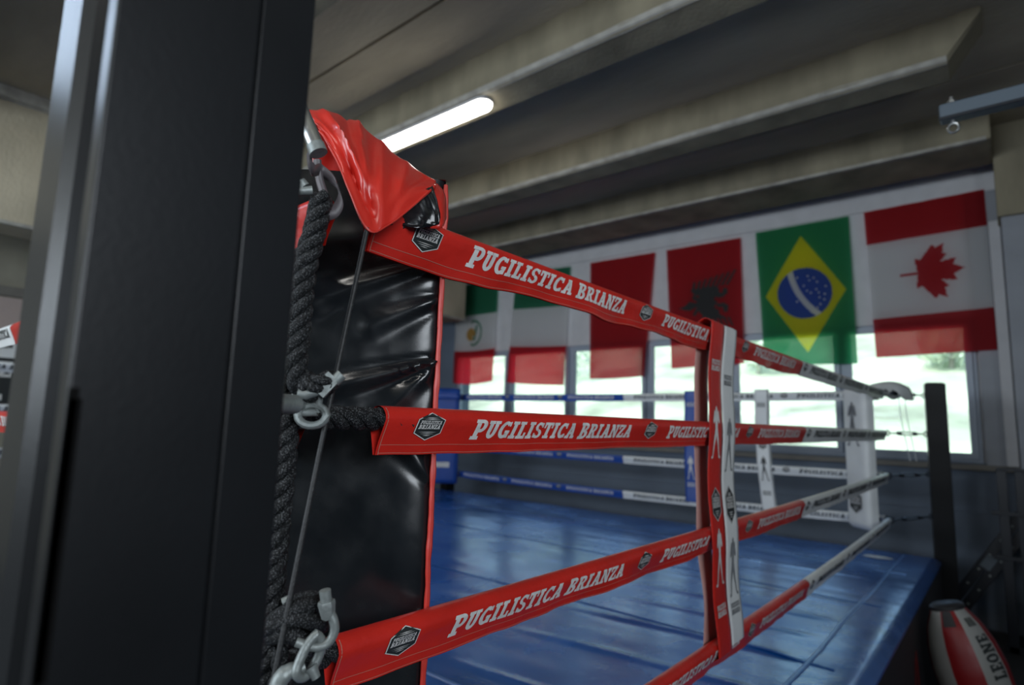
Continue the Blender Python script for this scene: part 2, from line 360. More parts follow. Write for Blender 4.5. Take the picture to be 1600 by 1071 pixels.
# window wall: lower painted part, piers, upper white band
WX0, WX1 = -6.63, -.19; WZ0, WZ1 = -.235, 1.03
wf = struct(MB().box(-8.0, 2.5, YW, 6.9, -1.6, -.235), 'wall_front', 'wall_grey')
MB().box(-8.0, WX0, YW, 6.9, -.235, 2.6).build('window_pier', 'wall_grey', wf)
MB().box(WX1, 2.5, YW+.06, 6.9, -.235, 2.6).build('window_pier', 'wall_white', wf)
MB().box(WX0, WX1, YW, 6.9, WZ1, 2.6).build('upper_wall', 'wall_white', wf)
MB().box(-8.0, .06, YW-.025, YW, 2.17, 2.46).build('roller_blind_box', 'wall_white', wf, bevel=.006)
MB().box(-8.0, 2.5, YW-.035, YW, -1.6, -.66).build('wall_plinth', 'wall_grey', wf, bevel=.008)
struct(MB().box(WX0-.05, .06, YW-.07, YW, -.30, -.25), 'trim_1', 'sill', bevel=.006)
struct(MB().box(-.17, .06, YW-.03, YW+.06, -.26, 2.17), 'trim_2', 'pier_grey', bevel=.006)
struct(MB().box(-.035, .045, YW-.12, YW-.03, -.25, 1.86), 'trim_3', 'wall_white', bevel=.008)
# the windows: six lights, each a frame with an opening casement and a pane
edges = [-6.63, -5.56, -4.49, -3.35, -2.33, -1.235, -.19]
for i in range(6):
    a, b = edges[i], edges[i+1]
    fr_ = MB(); t = .04
    y0, y1 = YW+.03, YW+.10
    fr_.box(a, a+t, y0, y1, WZ0, WZ1).box(b-t, b, y0, y1, WZ0, WZ1).box(a+t, b-t, y0, y1, WZ0, WZ0+t).box(a+t, b-t, y0, y1, WZ1-t, WZ1)
    wo = struct(fr_, 'window_%d' % (i+1), 'frame')
    sg = MB(); c0, c1 = a+t-.012, b-t+.012; s_ = .05; z0, z1 = WZ0+t-.012, WZ1-t+.012
    ya, yb = YW-.008, YW+.0295
    sg.box(c0, c0+s_, ya, yb, z0, z1).box(c1-s_, c1, ya, yb, z0, z1).box(c0+s_, c1-s_, ya, yb, z0, z0+s_).box(c0+s_, c1-s_, ya, yb, z1-s_, z1)
    cs = sg.build('casement', 'frame', wo)
    MB().box(c0+s_, c1-s_, YW+.012, YW+.018, z0+s_, z1-s_).build('pane', 'glass', wo)
    MB().box(c0+.012, c0+.034, ya-.03, ya, .28, .40).build('window_handle', 'frame', wo, bevel=.004)
# column at the right end of the window wall
cl = struct(MB().box(.05, .75, 6.2, YW+.06, -1.6, 1.80), 'trim_4', 'pier_grey', bevel=.01)
MB().box(.03, .77, 6.17, YW+.06, 1.80, 2.62).build('concrete_capital', 'concrete_rib', cl, bevel=.012)
# ceiling: precast ribbed concrete deck
ZB, ZS = 2.30, 2.59
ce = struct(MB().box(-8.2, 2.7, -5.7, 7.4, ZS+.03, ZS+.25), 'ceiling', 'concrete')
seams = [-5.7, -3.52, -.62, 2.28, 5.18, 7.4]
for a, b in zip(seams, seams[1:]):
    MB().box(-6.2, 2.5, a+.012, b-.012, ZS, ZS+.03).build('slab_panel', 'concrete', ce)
for yr in (-4.4, -2.92, -1.49, -.03, 1.40, 2.83, 4.31):
    rb = MB(); wv = .27; x0, x1, xe = -6.2, -.16, .02
    if yr < 4: xe = x1 = 2.5
    # body with the upper face slightly battered, end haunch rising to the slab
    A = [(yr-.0, ZS+.002), (yr+.0, ZB+.03), (yr+.028, ZB), (yr+wv, ZB), (yr+wv, ZS+.002)]
    rows = [[(x, y, (z if x < x1+1e-6 else ZS-.03 if z < ZS-.05 else z)) for y, z in A] for x in ((x0, x1) if xe == x1 else (x0, x1, xe))]
    rb.grid(rows, 0)
    for i in range(len(rows)-1):
        pass
    k = len(rb.v); rb.add(rows[0], [(0, 1, 2, 3, 4)]); rb.add(rows[-1], [(4, 3, 2, 1, 0)])
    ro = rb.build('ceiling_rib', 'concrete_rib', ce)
    eg = MB(); N = 70
    r0 = []; r1 = []; r2 = []
    for i in range(N+1):
        x = x0+(x1-x0)*i/N; q = .008*noise.noise(Vector((x*6, yr, 0)))
        r0.append((x, yr-.003, ZB+.034+q)); r1.append((x, yr+.012, ZB+.010)); r2.append((x, yr+.040+q, ZB-.003))
    eg.grid([r0, r1, r2], 0).build('lit_edge', 'concrete_edge', ro)  # paler uneven strip painting the lit chamfer of the rib
# edge beam over the windows
eb = struct(MB().box(-8.0, .03, 5.70, 6.30, ZB, ZS+.03), 'trim_5', 'concrete_rib', bevel=.02)
MB().box(-8.0, 0, 5.692, 5.735, ZB-.004, ZB+.022).build('lit_edge', 'concrete_edge', eb)  # paler strip, light on the beam's lower edge as colour
MB().box(-8.0, .03, 6.30, 6.9, 2.46, ZS+.03).build('beam_seat', 'concrete_rib', eb)
# deep girder carrying the ribs along the left side
gi = struct(MB().box(-6.65, -6.2, -5.5, 6.3, 1.48, ZS+.03), 'trim_6', 'concrete', bevel=.02)
MB().box(-6.215, -6.19, -5.5, 6.3, 1.475, 1.505).build('lit_edge', 'concrete_edge', gi)  # paler strip standing for the lit highlight under the girder
MB().box(-6.2, -6.10, -5.5, 5.7, 2.50, 2.59).build('bearing_strip', 'concrete_edge', gi)
MB().box(-8.0, -7.93, -5.5, 6.3, 1.14, 1.24).build('wall_ledge', 'sill', wl)

# ------------------------------------------------------------------ outdoors
gr = MB(); rows = []
for i in range(30):
    y = 7.4+i*1.2; rows.append([(x, y, -1.9+max(0, (y-9.5))*.36+.35*noise.noise(Vector((x*.25, y*.25, 1)))) for x in [-45+k*2 for k in range(42)]])
gro = gr.grid(rows, 0).build('grass_bank', 'grass', None, smooth=True); tag(gro, 'pale green grass bank rising outside the windows', 'hillside', kind='structure')
for (x, y, s_, lb) in ((-13, 19, 2.4, 'second window from the left'), (-6.2, 20, 1.6, 'window under the red flag'), (-1.1, 19.5, 1.3, 'rightmost window')):
    zg = -1.9+(y-9.5)*.36
    th = thing('garden_bush', 'blurred pale green bush on the bank outside the %s' % lb, 'bush', 'bushes outside the windows')
    lv = MB()
    for k in range(420):
        d = Vector((random.gauss(0, 1), random.gauss(0, 1), random.gauss(0, .8))).normalized()*s_*(.55+.45*random.random())*.62
        c = Vector((x, y, zg+s_*.62))+d
        a, b = Vector((random.uniform(-1, 1), random.uniform(-1, 1), random.uniform(-1, 1))).normalized(), Vector((random.uniform(-1, 1), random.uniform(-1, 1), random.uniform(-1, 1))).normalized()
        q = .16
        lv.add([c-a*q, c+b*q*.6, c+a*q, c-b*q*.6], [(0, 1, 2, 3)])
    lo = lv.build('foliage', 'leaf', th); lo['kind'] = 'stuff'
    MB().tube([(x, y, zg-.3), (x+.05, y, zg+s_*.4)], [.09, .05], 8).build('stem', 'earth', th)

# ------------------------------------------------------------------ ring platform
ZC = -.90; PX0, PX1, PY0, PY1 = -5.95, -.445, .245, 5.52
pf = thing('ring_platform', 'raised boxing ring platform covered in shiny blue canvas', 'boxing ring')
MB().box(PX0+.03, PX1-.03, PY0+.03, PY1-.03, -1.6, ZC-.052).build('deck_frame', 'skirt', pf)
def czz(x, y):
    z = ZC + .004*noise.noise(Vector((x*1.1, y*1.3, 3))) + .0022*noise.noise(Vector((x*3.2, y*9, 7)))
    ex = min(PX1-x, x-PX0, y-PY0, PY1-y)
    if ex < .05: z -= .035*(1-max(0, ex)/.05)**2
    if x > -1.75 and x < -.70:      # ruckles in the loose canvas along the edge
        for yy, am in ((2.62, .010), (2.95, .006), (3.25, .007), (3.62, .005), (4.35, .006), (2.2, .008), (1.75, .006), (4.85, .004)):
            d = y-(yy+.10*(x+1.2)); z += am*math.exp(-(d/.022)**2)*min(1, (x+1.75)/.3)*min(1, (-.70-x)/.08)
    return z
cv = MB(); nx, ny = 190, 260
xs = [PX0+(PX1-PX0)*i/nx for i in range(nx+1)]; ys = [PY0+(PY1-PY0)*j/ny for j in range(ny+1)]
top = [[(x, y, czz(x, y)) for x in xs] for y in ys]
cv.grid(top, 0)
for ring in ([(x, PY0) for x in xs], [(PX1, y) for y in ys], [(x, PY1) for x in reversed(xs)], [(PX0, y) for y in reversed(ys)]):
    cv.grid([[(x, y, ZC-.050) for x, y in ring], [(x, y, czz(x, y)) for x, y in ring]], 0)
co = cv.build('canvas_cover', 'canvas', pf, smooth=True, angle=50)
def ribbon(mb, pts, wd, up=.003, dirn=None, mi=0):
    P = [Vector(p) for p in pts]; a = []; b = []; c = []
    for i, p in enumerate(P):
        t = (P[min(len(P)-1, i+1)]-P[max(0, i-1)]); s_ = Vector((-t.y, t.x, 0)).normalized()*wd/2
        a.append(p+s_+Vector((0, 0, .0003))); b.append(p+Vector((0, 0, up))); c.append(p-s_+Vector((0, 0, .0003)))
    mb.grid([a, b, c], mi, flip=True)
sm = MB()
ribbon(sm, [(-.665+.004*math.sin(y*5), y, czz(-.665, y)+.001) for y in [PY0+.05+k*.08 for k in range(65)]], .022, .004)
sm.build('edge_seam', 'canvas_strip', co, smooth=True)
for yy in (1.55, 2.66, 3.75, 4.7):
    sm = MB(); ribbon(sm, [(x, yy+.012*math.sin(x*3), czz(x, yy)+.001) for x in [PX0+.1+k*.06 for k in range(int((PX1-PX0-.15)/.06))]], .022, .004)
    sm.build('cross_seam', 'canvas_strip', co, smooth=True)
pt = MB(); pr = []
for k in range(14):
    q = 2*PI*k/14; r_ = 1+.25*noise.noise(Vector((math.cos(q)*1.5, math.sin(q)*1.5, 5)))
    pr.append((-.80+.10*r_*math.cos(q), 5.16+.06*r_*math.sin(q)))
pt.add([(-.80, 5.16, czz(-.8, 5.16)+.006)]+[(x, y, czz(x, y)+.0035) for x, y in pr], [(0, i+1, (i+1) % 14+1) for i in range(14)])
pt.build('repair_patch', 'white_vinyl', co, smooth=True)
for (x0, x1, y0, y1) in ((PX1-.03, PX1-.002, PY0+.02, PY1-.02), (PX0+.002, PX0+.03, PY0+.02, PY1-.02), (PX0+.03, PX1-.03, PY0+.012, PY0+.03), (PX0+.03, PX1-.03, PY1-.03, PY1-.012)):
    sk = MB().box(x0, x1, y0, y1, -1.6, ZC-.0495).build('skirt_panel', 'skirt', pf)
    if x0 == PX1-.03:
        for y, z0, z1, dy in ((3.95, -1.45, -1.12, -.10), (3.70, -1.50, -1.14, .12), (3.42, -1.46, -1.20, -.14), (3.20, -1.52, -1.12, .05), (2.95, -1.50, -1.2, .12)):
            st = MB(); st.add([(PX1-.0005, y, z0), (PX1-.0005, y+.06, z0), (PX1-.0005, y+dy+.045, z1), (PX1-.0005, y+dy, z1)], [(0, 1, 2, 3)])
            st.build('painted_stroke', 'bag_red', sk)

# ------------------------------------------------------------------ corner posts
def post(name_label, cx, cyy, rot, side, ztop, zb=-1.6):
    th = thing('corner_post', name_label, 'post', 'ring corner posts')
    T = Matrix.Translation((cx, cyy, 0)) @ Matrix.Rotation(rot, 4, 'Z'); h = side/2
    po = MB().box(-h, h, -h, h, zb+.012, ztop, 0, T).build('square_tube', 'post_black', th, bevel=.004)
    MB().box(-h-.006, h+.006, -h-.006, h+.006, zb, zb+.014, 0, T).build('base_plate', 'post_black', th, bevel=.003)
    MB().box(-h+.012, h-.012, -h+.012, h-.012, ztop-.001, ztop+.008, 0, T).build('end_cap', 'post_black', th, bevel=.004)
    return th, T, h
near = thing('corner_post', 'large black steel corner post close to the camera at left', 'post', 'ring corner posts')
MB().box(-.440, -.4205, .101, .235, -1.588, .46).build('front_channel', 'post_black', near, bevel=.0012)
MB().box(-.500, -.440, .205, .228, -1.588, .455).build('web', 'shade_black', near, bevel=.003)  # matte black web, the cavity's shade put into its colour
MB().box(-.604, -.474, .101, .233, -1.588, .455).build('rear_tube', 'post_black', near, bevel=.036)
MB().box(-.606, -.415, .097, .239, -1.6, -1.586).build('base_plate', 'post_black', near, bevel=.003)
MB().box(-.4205, -.4165, .100, .190, -1.55, .455).build('cover_plate', 'post_black', near, bevel=.0015)
gd = MB(); gd.box(-.4168, -.4152, .1004, .1075, -.150, .006).box(-.4168, -.4152, .1004, .1055, -.165, .012).build('notch_shade', 'shade_black', near, bevel=.0006)  # dark strip added to paint the shaded notch in the cover plate
MB().box(-.4205, -.4170, .1915, .2345, -1.55, .455).build('cover_plate', 'post_black', near, bevel=.0015)
post('black corner post in front of the rightmost window beside the white corner', -.432, 5.665, math.radians(8), .135, .388)
post('black corner post behind the blue corner pad', -5.76, 5.64, math.radians(-8), .135, .40)
post('black corner post at the far left corner of the ring', -5.76, .10, 0, .135, .40)

# ------------------------------------------------------------------ ring ropes
HC = [.312-.0195, .017-.0195, -.286-.0195, -.598-.0195]
RC, RS = .0165, .0195
class Sleeve:
    """a vinyl cover laid over a straight rope: flat flap below, round over the top"""
    def __init__(s, base, axis, out, zc, seed, sag=0.0, span=(0, 5), flap=.052, wob=.5):
        s.b, s.a, s.o, s.zc, s.seed, s.sag, s.sp, s.flap, s.wob = Vector(base), Vector(axis), Vector(out), zc, seed, sag, span, flap, wob
    def centre(s, t):
        u = (t-s.sp[0])/(s.sp[1]-s.sp[0]); z = s.zc - s.sag*4*u*(1-u)
        return s.b+s.a*t+Vector((0, 0, z))
    def wr(s, t, v):
        k = max(0, 1-v/.075)
        n1 = noise.noise(Vector((t*4.2, s.seed*3.7, v*5))); n2 = noise.noise(Vector((t*15, s.seed*5.1, v*24)))
        return s.wob*(.012*n1*(.35+k)+.0042*n2)
    def pt(s, t, v, eps=0.0, side=1):
        c = s.centre(t); F_ = s.flap
        if v < F_:
            q = v/F_; off = .0025+(RS-.0025)*(q**1.25); z = v-F_
            n = Vector((0, 0, 0)); 
            return c+s.o*(side*(off+eps)+s.wr(t, v)*(1-q*.7))+Vector((0, 0, z+s.wob*(.007*noise.noise(Vector((t*4, s.seed, 9)))+.003*noise.noise(Vector((t*13, s.seed, 4))))*(1-q)))
        a = (v-F_)/RS
        return c+s.o*(side*(RS+eps)*math.cos(a)+s.wr(t, v)*.3*max(0, 1-a))+Vector((0, 0, (RS+eps)*math.sin(a)))
    def mesh(s, mb, t0, t1, step=.014, flare=0.0):
        n = max(4, int((t1-t0)/step)); rows = []; F_ = s.flap
        vs = [0, F_*.2, F_*.4, F_*.6, F_*.8]+[F_+RS*PI/2*k/5 for k in range(6)]
        for i in range(n+1):
            t = t0+(t1-t0)*i/n
            r = [s.pt(t, v) for v in vs]+[s.pt(t, v, 0, -1) for v in reversed(vs[:-1])]
            rows.append(r)
        mb.grid(rows, 0)
    def length(s): return s.flap+RS
BIGTEXT = 'PUGILISTICA BRIANZA'
def rope_cover(root, sv, t0, t1, vinyl, ink, period, first, text_len, th_=True, hide=(), gap=.0, detail=True, step=.014):
    mb = MB(); sv.mesh(mb, t0, t1, step)
    o = mb.build('rope_cover', vinyl, root, smooth=True, angle=70)
    if not detail: return o
    tx, bk, wh, sts = MB(), MB(), MB(), MB()
    L = sv.length(); k = 0; t = first
    f1 = lambda x, y: sv.pt(x, y, .0009); f2 = lambda x, y: sv.pt(x, y, .0015); f3 = lambda x, y: sv.pt(x, y, .0010)
    nb = nt_ = 0
    while t < t1:
        if t-.03 > t0 and t+.03 < t1:
            bk = MB(); badge(bk, wh, t, L*.60, .056, L*.60, f1, f2, detail=(k < 3 and step < .02)); nb += 1
            bk.build('badge', 'badge_black', o, weld=True)
        a, b = t+.095, t+.095+text_len
        if a > t0:
            ps = [p for p in text_polys(BIGTEXT, a, b, L*.34, L*.76, .22, 1.10) if max(x for x, y in p) < t1-.01]
            put(tx, ps, f3); nt_ += len(ps)
        t += period; k += 1
    if nt_: tx.build('lettering', ink, o)
    if nb:
        if wh.f: wh.build('badge_print', 'print_white', o)
    if th_:
        n = int((t1-t0)/.02)
        for v in (L*.20, L*.955 if False else L*.03):
            sts.grid([[sv.pt(t0+.004+(t1-t0-.008)*i/n, v+d, .0006) for i in range(n+1)] for d in (0, .0007)], 0)
        sts.grid([[sv.pt(t0+.004+d, L*j/10, .0006) for j in range(11)] for d in (0, .0012)], 0)
        sts.build('stitching', 'thread', o)
    return o
names4 = ['top', 'second', 'third', 'bottom']
# right-hand side of the ring: red half then white half, running away from the camera
first_b = [.605, .628, .595, .60]; starts = [.505, .540, .486, .470]; cut = [2.81, 2.826, 2.764, 2.79]
for i in range(4):
    th = thing('ring_rope', '%s rope of the nearest ring side, red cover then white cover further away' % names4[i], 'rope', 'ropes of the nearest ring side')
    sv = Sleeve((-.70, 0, 0), (0, 1, 0), (1, 0, 0), HC[i], 1.3+i*2.1, (.004, .0, .006, .022)[i], (.45, 5.08), wob=(1.25, .45, .8, .8)[i])
    cr = MB()
    s0 = (.50, .415, .41, .42)[i]
    twisted(cr, [sv.centre(s0), sv.centre(.62)], RC, .075, step=.004)
    n = 40; cr.tube([sv.centre(.62+(5.07-.62)*k/n) for k in range(n+1)], RC*.92, 8)
    cr.build('rope_core', 'rope', th, smooth=True, angle=60)
    rope_cover(th, sv, starts[i], cut[i], 'red_vinyl', 'print_white', .735, first_b[i], .545, step=.011)
    sv2 = Sleeve((-.70, 0, 0), (0, 1, 0), (1, 0, 0), HC[i], 1.3+i*2.1, (.004, .0, .006, .022)[i], (.45, 5.08), wob=.5)
    rope_cover(th, sv2, cut[i]+.004, 5.06, 'white_vinyl', 'print_black', .735, cut[i]+.06, .545, th_=False, step=.03)
# far side of the ring (under the windows): blue half then white half
for i in range(4):
    th = thing('ring_rope', '%s rope of the far ring side under the windows, blue cover then white cover' % names4[i], 'rope', 'ropes of the far ring side')
    sv = Sleeve((0, 5.2, 0), (1, 0, 0), (0, -1, 0), HC[i], 11+i*1.7, (.012, .012, .012, .03)[i], (-5.45, -.70), wob=.4)
    MB().tube([sv.centre(-5.45+4.75*k/30) for k in range(31)], RC*.92, 8).build('rope_core', 'rope', th, smooth=True)
    rope_cover(th, sv, -5.40, -2.90, 'blue_vinyl', 'print_white', .735, -5.12, .56, th_=False, step=.03)
    rope_cover(th, sv, -2.896, -.74, 'white_vinyl', 'print_black', .735, -2.88, .56, th_=False, step=.03)
# left-hand near side and far-left side, mostly hidden behind the corner post and pad
for i in range(4):
    th = thing('ring_rope', '%s rope leaving the red corner to the left, behind the large black post' % names4[i], 'rope', 'ropes of the left ring side')
    sv = Sleeve((0, .45, 0), (1, 0, 0), (0, -1, 0), HC[i], 21+i*1.7, .035, (-5.45, -.70), wob=.5)
    MB().tube([sv.centre(-5.45+4.72*k/30) for k in range(31)], RC*.92, 8).build('rope_core', 'rope', th, smooth=True)
    cx_ = (-2.55, -3.0, -3.0, -3.0)[i]
    rope_cover(th, sv, cx_, (-.730 if i == 0 else -.765), 'red_vinyl', 'print_white', .735, -2.925, .56, th_=False, step=.03)
    rope_cover(th, sv, -5.38, cx_-.004, 'white_vinyl', 'print_black', .735, -5.2, .56, th_=False, step=.03)
for i in range(4):
    th = thing('ring_rope', '%s rope running from the blue corner behind the red corner pad' % names4[i], 'rope', 'ropes behind the red corner pad')
    sv = Sleeve((-5.45, 0, 0), (0, 1, 0), (1, 0, 0), HC[i], 31+i*1.7, .01, (.45, 5.2), wob=.5)
    MB().tube([sv.centre(.47+4.7*k/30) for k in range(31)], RC*.92, 8).build('rope_core', 'rope', th, smooth=True)
    rope_cover(th, sv, 2.8, 5.13, 'blue_vinyl', 'print_white', .735, 2.9, .56, th_=False, step=.03)
    rope_cover(th, sv, .50, 2.796, 'white_vinyl', 'print_black', .735, .52, .56, th_=False, step=.03)

# ------------------------------------------------------------------ turnbuckles between rope ends and posts
def turnbuckle(label, a, b, group, rb=.011, m='zinc'):
    a, b = Vector(a), Vector(b); d = (b-a); L = d.length; d.normalize()
    th = thing('turnbuckle', label, 'turnbuckle', group)
    side = d.cross(Vector((0, 0, 1))).normalized(); up = side.cross(d)
    bd = MB()
    bd.tube([a+d*L*.30+up*.010, a+d*L*.70+up*.010], rb*.45, 8).tube([a+d*L*.30-up*.010, a+d*L*.70-up*.010], rb*.45, 8)
    bd.tube([a+d*L*.27, a+d*L*.33], rb*1.2, 8).tube([a+d*L*.67, a+d*L*.73], rb*1.2, 8)
    bd.build('body', m, th, smooth=True)
    for q0, q1, nm in ((a, a+d*L*.30, 'hook'), (b, b-d*L*.30, 'eye')):
        e = (q1-q0).normalized(); r_ = .019; rod = MB().tube([q0+e*2*r_, q1], rb*.5, 8)
        rod.tube([q0+e*r_+e*r_*math.cos(2*PI*k/14)+up*r_*math.sin(2*PI*k/14) for k in range(14)], rb*.42, 7, closed=True)
        rod.build(nm, m, th, smooth=True)
    return th
for i in range(4):
    turnbuckle('%s turnbuckle between the white corner ropes and the black post' % names4[i], (-.69, 5.085, HC[i]), (-.492, 5.60, HC[i]), 'turnbuckles of the white corner', m='rack')
for i in range(4):
    turnbuckle('%s turnbuckle at the blue corner reaching to its post' % names4[i], (-5.465, 5.22, HC[i]), (-5.705, 5.585, HC[i]), 'turnbuckles of the blue corner')

# ------------------------------------------------------------------ corner pads
def pad_frame(cx, cyy, ang):      # local x = along width, local y = outward from the ring (back), z up
    return Matrix.Translation((cx, cyy, 0)) @ Matrix.Rotation(ang, 4, 'Z')
FOLDS = [((.285, .260), (.05, .170), .008, .013), ((.300, .200), (.19, .150), .010, .012), ((.300, .095), (.10, .035), .012, .010), ((.298, .09), (.225, .01), .008, .012),
         ((.02, .20), (.09, .175), .007, .014), ((.30, -.10), (.24, -.02), .006, .012), ((.295, -.30), (.255, -.335), .005, .008), ((.01, .05), (.06, -.02), .006, .014), ((.29, .33), (.05, .27), .006, .02)]
def pad(label, T, w_, zb, zt, face, back, th_=.075, folds=False):
    th = thing('corner_pad', label, 'corner pad', 'ring corner pads')
    def back_pt(u, z):
        q = 4*u*(w_-u)/(w_*w_); d = .006*q+.004*noise.noise(Vector((u*14, z*7, 3)))
        if folds:
            d += .006*.35*noise.noise(Vector((u*16+z*4, z*10, 8)))*q
            uu = w_-u
            for (a, b, am, wd) in FOLDS:
                ax, az = a; bx, bz = b; L2 = (bx-ax)**2+(bz-az)**2
                t = max(0, min(1, ((uu-ax)*(bx-ax)+(z-az)*(bz-az))/L2))
                dd = math.hypot(uu-ax-t*(bx-ax), z-az-t*(bz-az)); wv = wd*(.45+.9*t)
                d += am*(1-.65*t)*(math.exp(-(dd/wv)**2)-.4*math.exp(-((dd-wv*2)/wv)**2))
        e = min(u, w_-u); d -= .012*math.exp(-e/.012)
        return T @ Vector((u-w_/2, d, z))
    nu, nz = (70, 190) if folds else (14, 40)
    bk = MB().grid([[back_pt(w_*i/nu, zb+(zt-zb)*j/nz) for i in range(nu+1)] for j in range(nz+1)], 0)
    bk.build('back_cover', back, th, smooth=True, angle=80)
    # cushion: bulging front and sides
    cu = MB(); rows = []
    for j in range(41):
        z = zb+(zt-zb)*j/40; ez = min(z-zb, zt-z); kz = min(1, ez/.04); kz = math.sqrt(max(0, 1-(1-kz)**2))
        r = []
        for i in range(21):
            a = PI*i/20; x = math.cos(a); y = math.sin(a)
            x = math.copysign(abs(x)**.35, x); y = y**.45
            r.append(T @ Vector((-x*w_/2*1.0, -th_*y*(.55+.45*kz)-.003, z)))
        rows.append(r)
    cu.grid(rows, 0); k = len(cu.v)
    cu.add(rows[0], [tuple(range(21))]); cu.add(rows[-1], [tuple(range(20, -1, -1))])
    cu.build('cushion', face, th, smooth=True, angle=60)
    return th
AW = math.radians(-135)
TR = pad_frame(-.826, .564, AW)
red_pad = pad('red corner pad seen from its black back at the near corner', TR, .30, -.70, .41, 'red_hood', 'black_vinyl', folds=True)
# red edge binding with a pale lining, gathered a little by its stitches
for sgn, nm in ((1, 'edge_binding'), (-1, 'edge_binding')):
    pts = []; 
    for k in range(111):
        z = -.70+1.10*k/110
        pts.append(TR @ Vector((sgn*(.151+.0022*noise.noise(Vector((z*16, sgn, 2)))), -.002+.004*noise.noise(Vector((z*11, 4, sgn))), z)))
    MB().tube(pts, [.0045+.0016*noise.noise(Vector((k*.35, 1, sgn))) for k in range(111)], 8).build(nm, 'piping_red', red_pad, smooth=True)
# white neutral corner
TW = pad_frame(-.828, 5.035, math.radians(-45))
wp = pad('white corner pad with a black boxer print by the rightmost window', TW, .25, -.69, .33, 'white_vinyl', 'white_vinyl')
def front_w(x, z, e=.004): return TW @ Vector((x, -.0795-e, z))
d = MB(); put(d, [[(x*.17-.085, y*.32-.10) for x, y in p] for p in BOXER], lambda x, z: front_w(x, z)); d.build('boxer_print', 'print_grey', wp)
d, d2 = MB(), MB(); badge(d, d2, 0, -.50, .13, .17, lambda x, z: front_w(x, z), lambda x, z: front_w(x, z, .005), sl=0)
d.build('badge', 'badge_black', wp); d2.build('badge_print', 'print_white', wp)
# its hood thrown back over the turnbuckle
hd = MB(); rows = []
for i in range(15):
    u = i/14; r = []
    cx_, cy_ = -.80+.24*u, 5.10+.17*u
    zt = .345+.035*math.sin(u*PI*.9)-.05*max(0, u-.75)
    for j in range(13):
        a = PI*j/12; wd = .07*(1-.25*u)
        dr = .10+.03*math.sin(u*9)+.07*max(0, u-.7)/.3 if j in (0, 12) else 0
        zz = zt-.03*(1-math.sin(a))-(.045+.03*math.sin(u*11+j))*(abs(math.cos(a))**3)-.035*u*abs(math.cos(a))
        r.append((cx_-math.cos(a)*wd*.7, cy_+math.cos(a)*wd*.7, zz))
    rows.append(r)
ho = hd.grid(rows, 0).build('hood', 'white_vinyl', wp, smooth=True, solid=.003)
for px_, py_ in ((-.62, 5.22), (-.585, 5.25)):
    MB().tube(catmull([(px_, py_, .30), (px_+.01, py_, .10), (px_+.05, py_+.01, -.20)]), .0025, 6).build('tie_cord', 'white_vinyl', wp)
# blue corner
TB = pad_frame(-5.25, 5.02, math.radians(45))
bp = pad('blue corner pad at the far corner behind the red rope', TB, .40, -.75, .35, 'blue_vinyl', 'blue_vinyl', .09)
hb = MB(); 
rows = []
for i in range(9):
    x = -.20+.40*i/8
    rows.append([TB @ Vector((x, .012*math.cos(PI*j/8)*9-.03, .345+.03*math.sin(PI*j/8)-.10*(abs(math.cos(PI*j/8))**4))) for j in range(9)])
hb.grid(rows, 0).build('hood', 'blue_vinyl', bp, smooth=True, solid=.004)
d = MB(); put(d, _rect(-.13, -.56, .10, -.50, 1), lambda x, z: TB @ Vector((x, -.0945, z))); d.build('label_patch', 'print_white', bp)
# white pad of the corner behind the large post
pad('white corner pad at the left corner, out of sight behind the large post', pad_frame(-5.32, .58, math.radians(135)), .25, -.69, .33, 'white_vinyl', 'white_vinyl')

# red hood folded out over the top rope (part of the red pad)
ridge = [(-.871, .489, .499), (-.845, .515, .501), (-.822, .538, .496), (-.799, .561, .476), (-.771, .589, .444), (-.744, .616, .414), (-.716, .644, .393)]
mid1 = [(-.781, .449, .440), (-.742, .458, .418), (-.718, .472, .398), (-.691, .489, .363), (-.685, .525, .358), (-.683, .567, .362), (-.695, .625, .381)]
mid2 = [(-.743, .437, .411), (-.707, .443, .378), (-.686, .454, .347), (-.660, .470, .301), (-.655, .505, .308), (-.655, .545, .329), (-.669, .601, .365)]
bot = [(-.731, .439, .397), (-.691, .439, .349), (-.666, .444, .303), (-.643, .462, .248), (-.642, .498, .267), (-.643, .537, .305), (-.659, .591, .358)]
back1 = [tuple(Vector(p)+Vector((-.035, .035, -.045))) for p in ridge]; back2 = [tuple(Vector(p)+Vector((-.045, .045, -.11))) for p in ridge]
cols = []
for row in (back2, back1, ridge, mid1, mid2, bot): cols.append(catmull(row, 8))
NU = len(cols[0]); fine = []
for i in range(NU): fine.append(catmull([c[i] for c in cols], 9))
HCR = [(.42, .36, .50, .72, .010, .035), (.50, .72, .56, .98, -.008, .03), (.24, .62, .50, .74, .009, .04), (.62, .38, .60, .95, .007, .05), (.34, .80, .52, .86, -.008, .03), (.12, .5, .33, .66, .008, .04), (.80, .45, .72, .95, .006, .05), (.3, .40, .36, .58, -.008, .03), (.92, .5, .66, .98, -.005, .03)]
def hood_w(p, i, j, n):
    u, v = i/(NU-1), j/(n-1)
    k = math.sin(PI*min(1, max(0, (v-.30)/.7)))**.5 if v > .3 else 0
    f = .007*noise.noise(Vector((u*3.2+v*1.5, v*2.4, 1)))+.0016*noise.noise(Vector((u*14, v*12, 2)))
    lft = max(0, 1-u/.42); f += lft*.009*(1-2*abs(noise.noise(Vector((u*6-v*3, v*5.5, 4)))))
    for (ua, va, ub, vb, am, wd) in HCR:
        L2 = (ub-ua)**2+(vb-va)**2; t = max(0, min(1, ((u-ua)*(ub-ua)+(v-va)*(vb-va))/L2))
        dd = math.hypot(u-ua-t*(ub-ua), v-va-t*(vb-va)); f += 1.9*am*(1-.5*t)*math.exp(-abs(dd/wd)**1.3)
    return p+Vector((.62, -.62, .3))*f*(.25+.75*k)
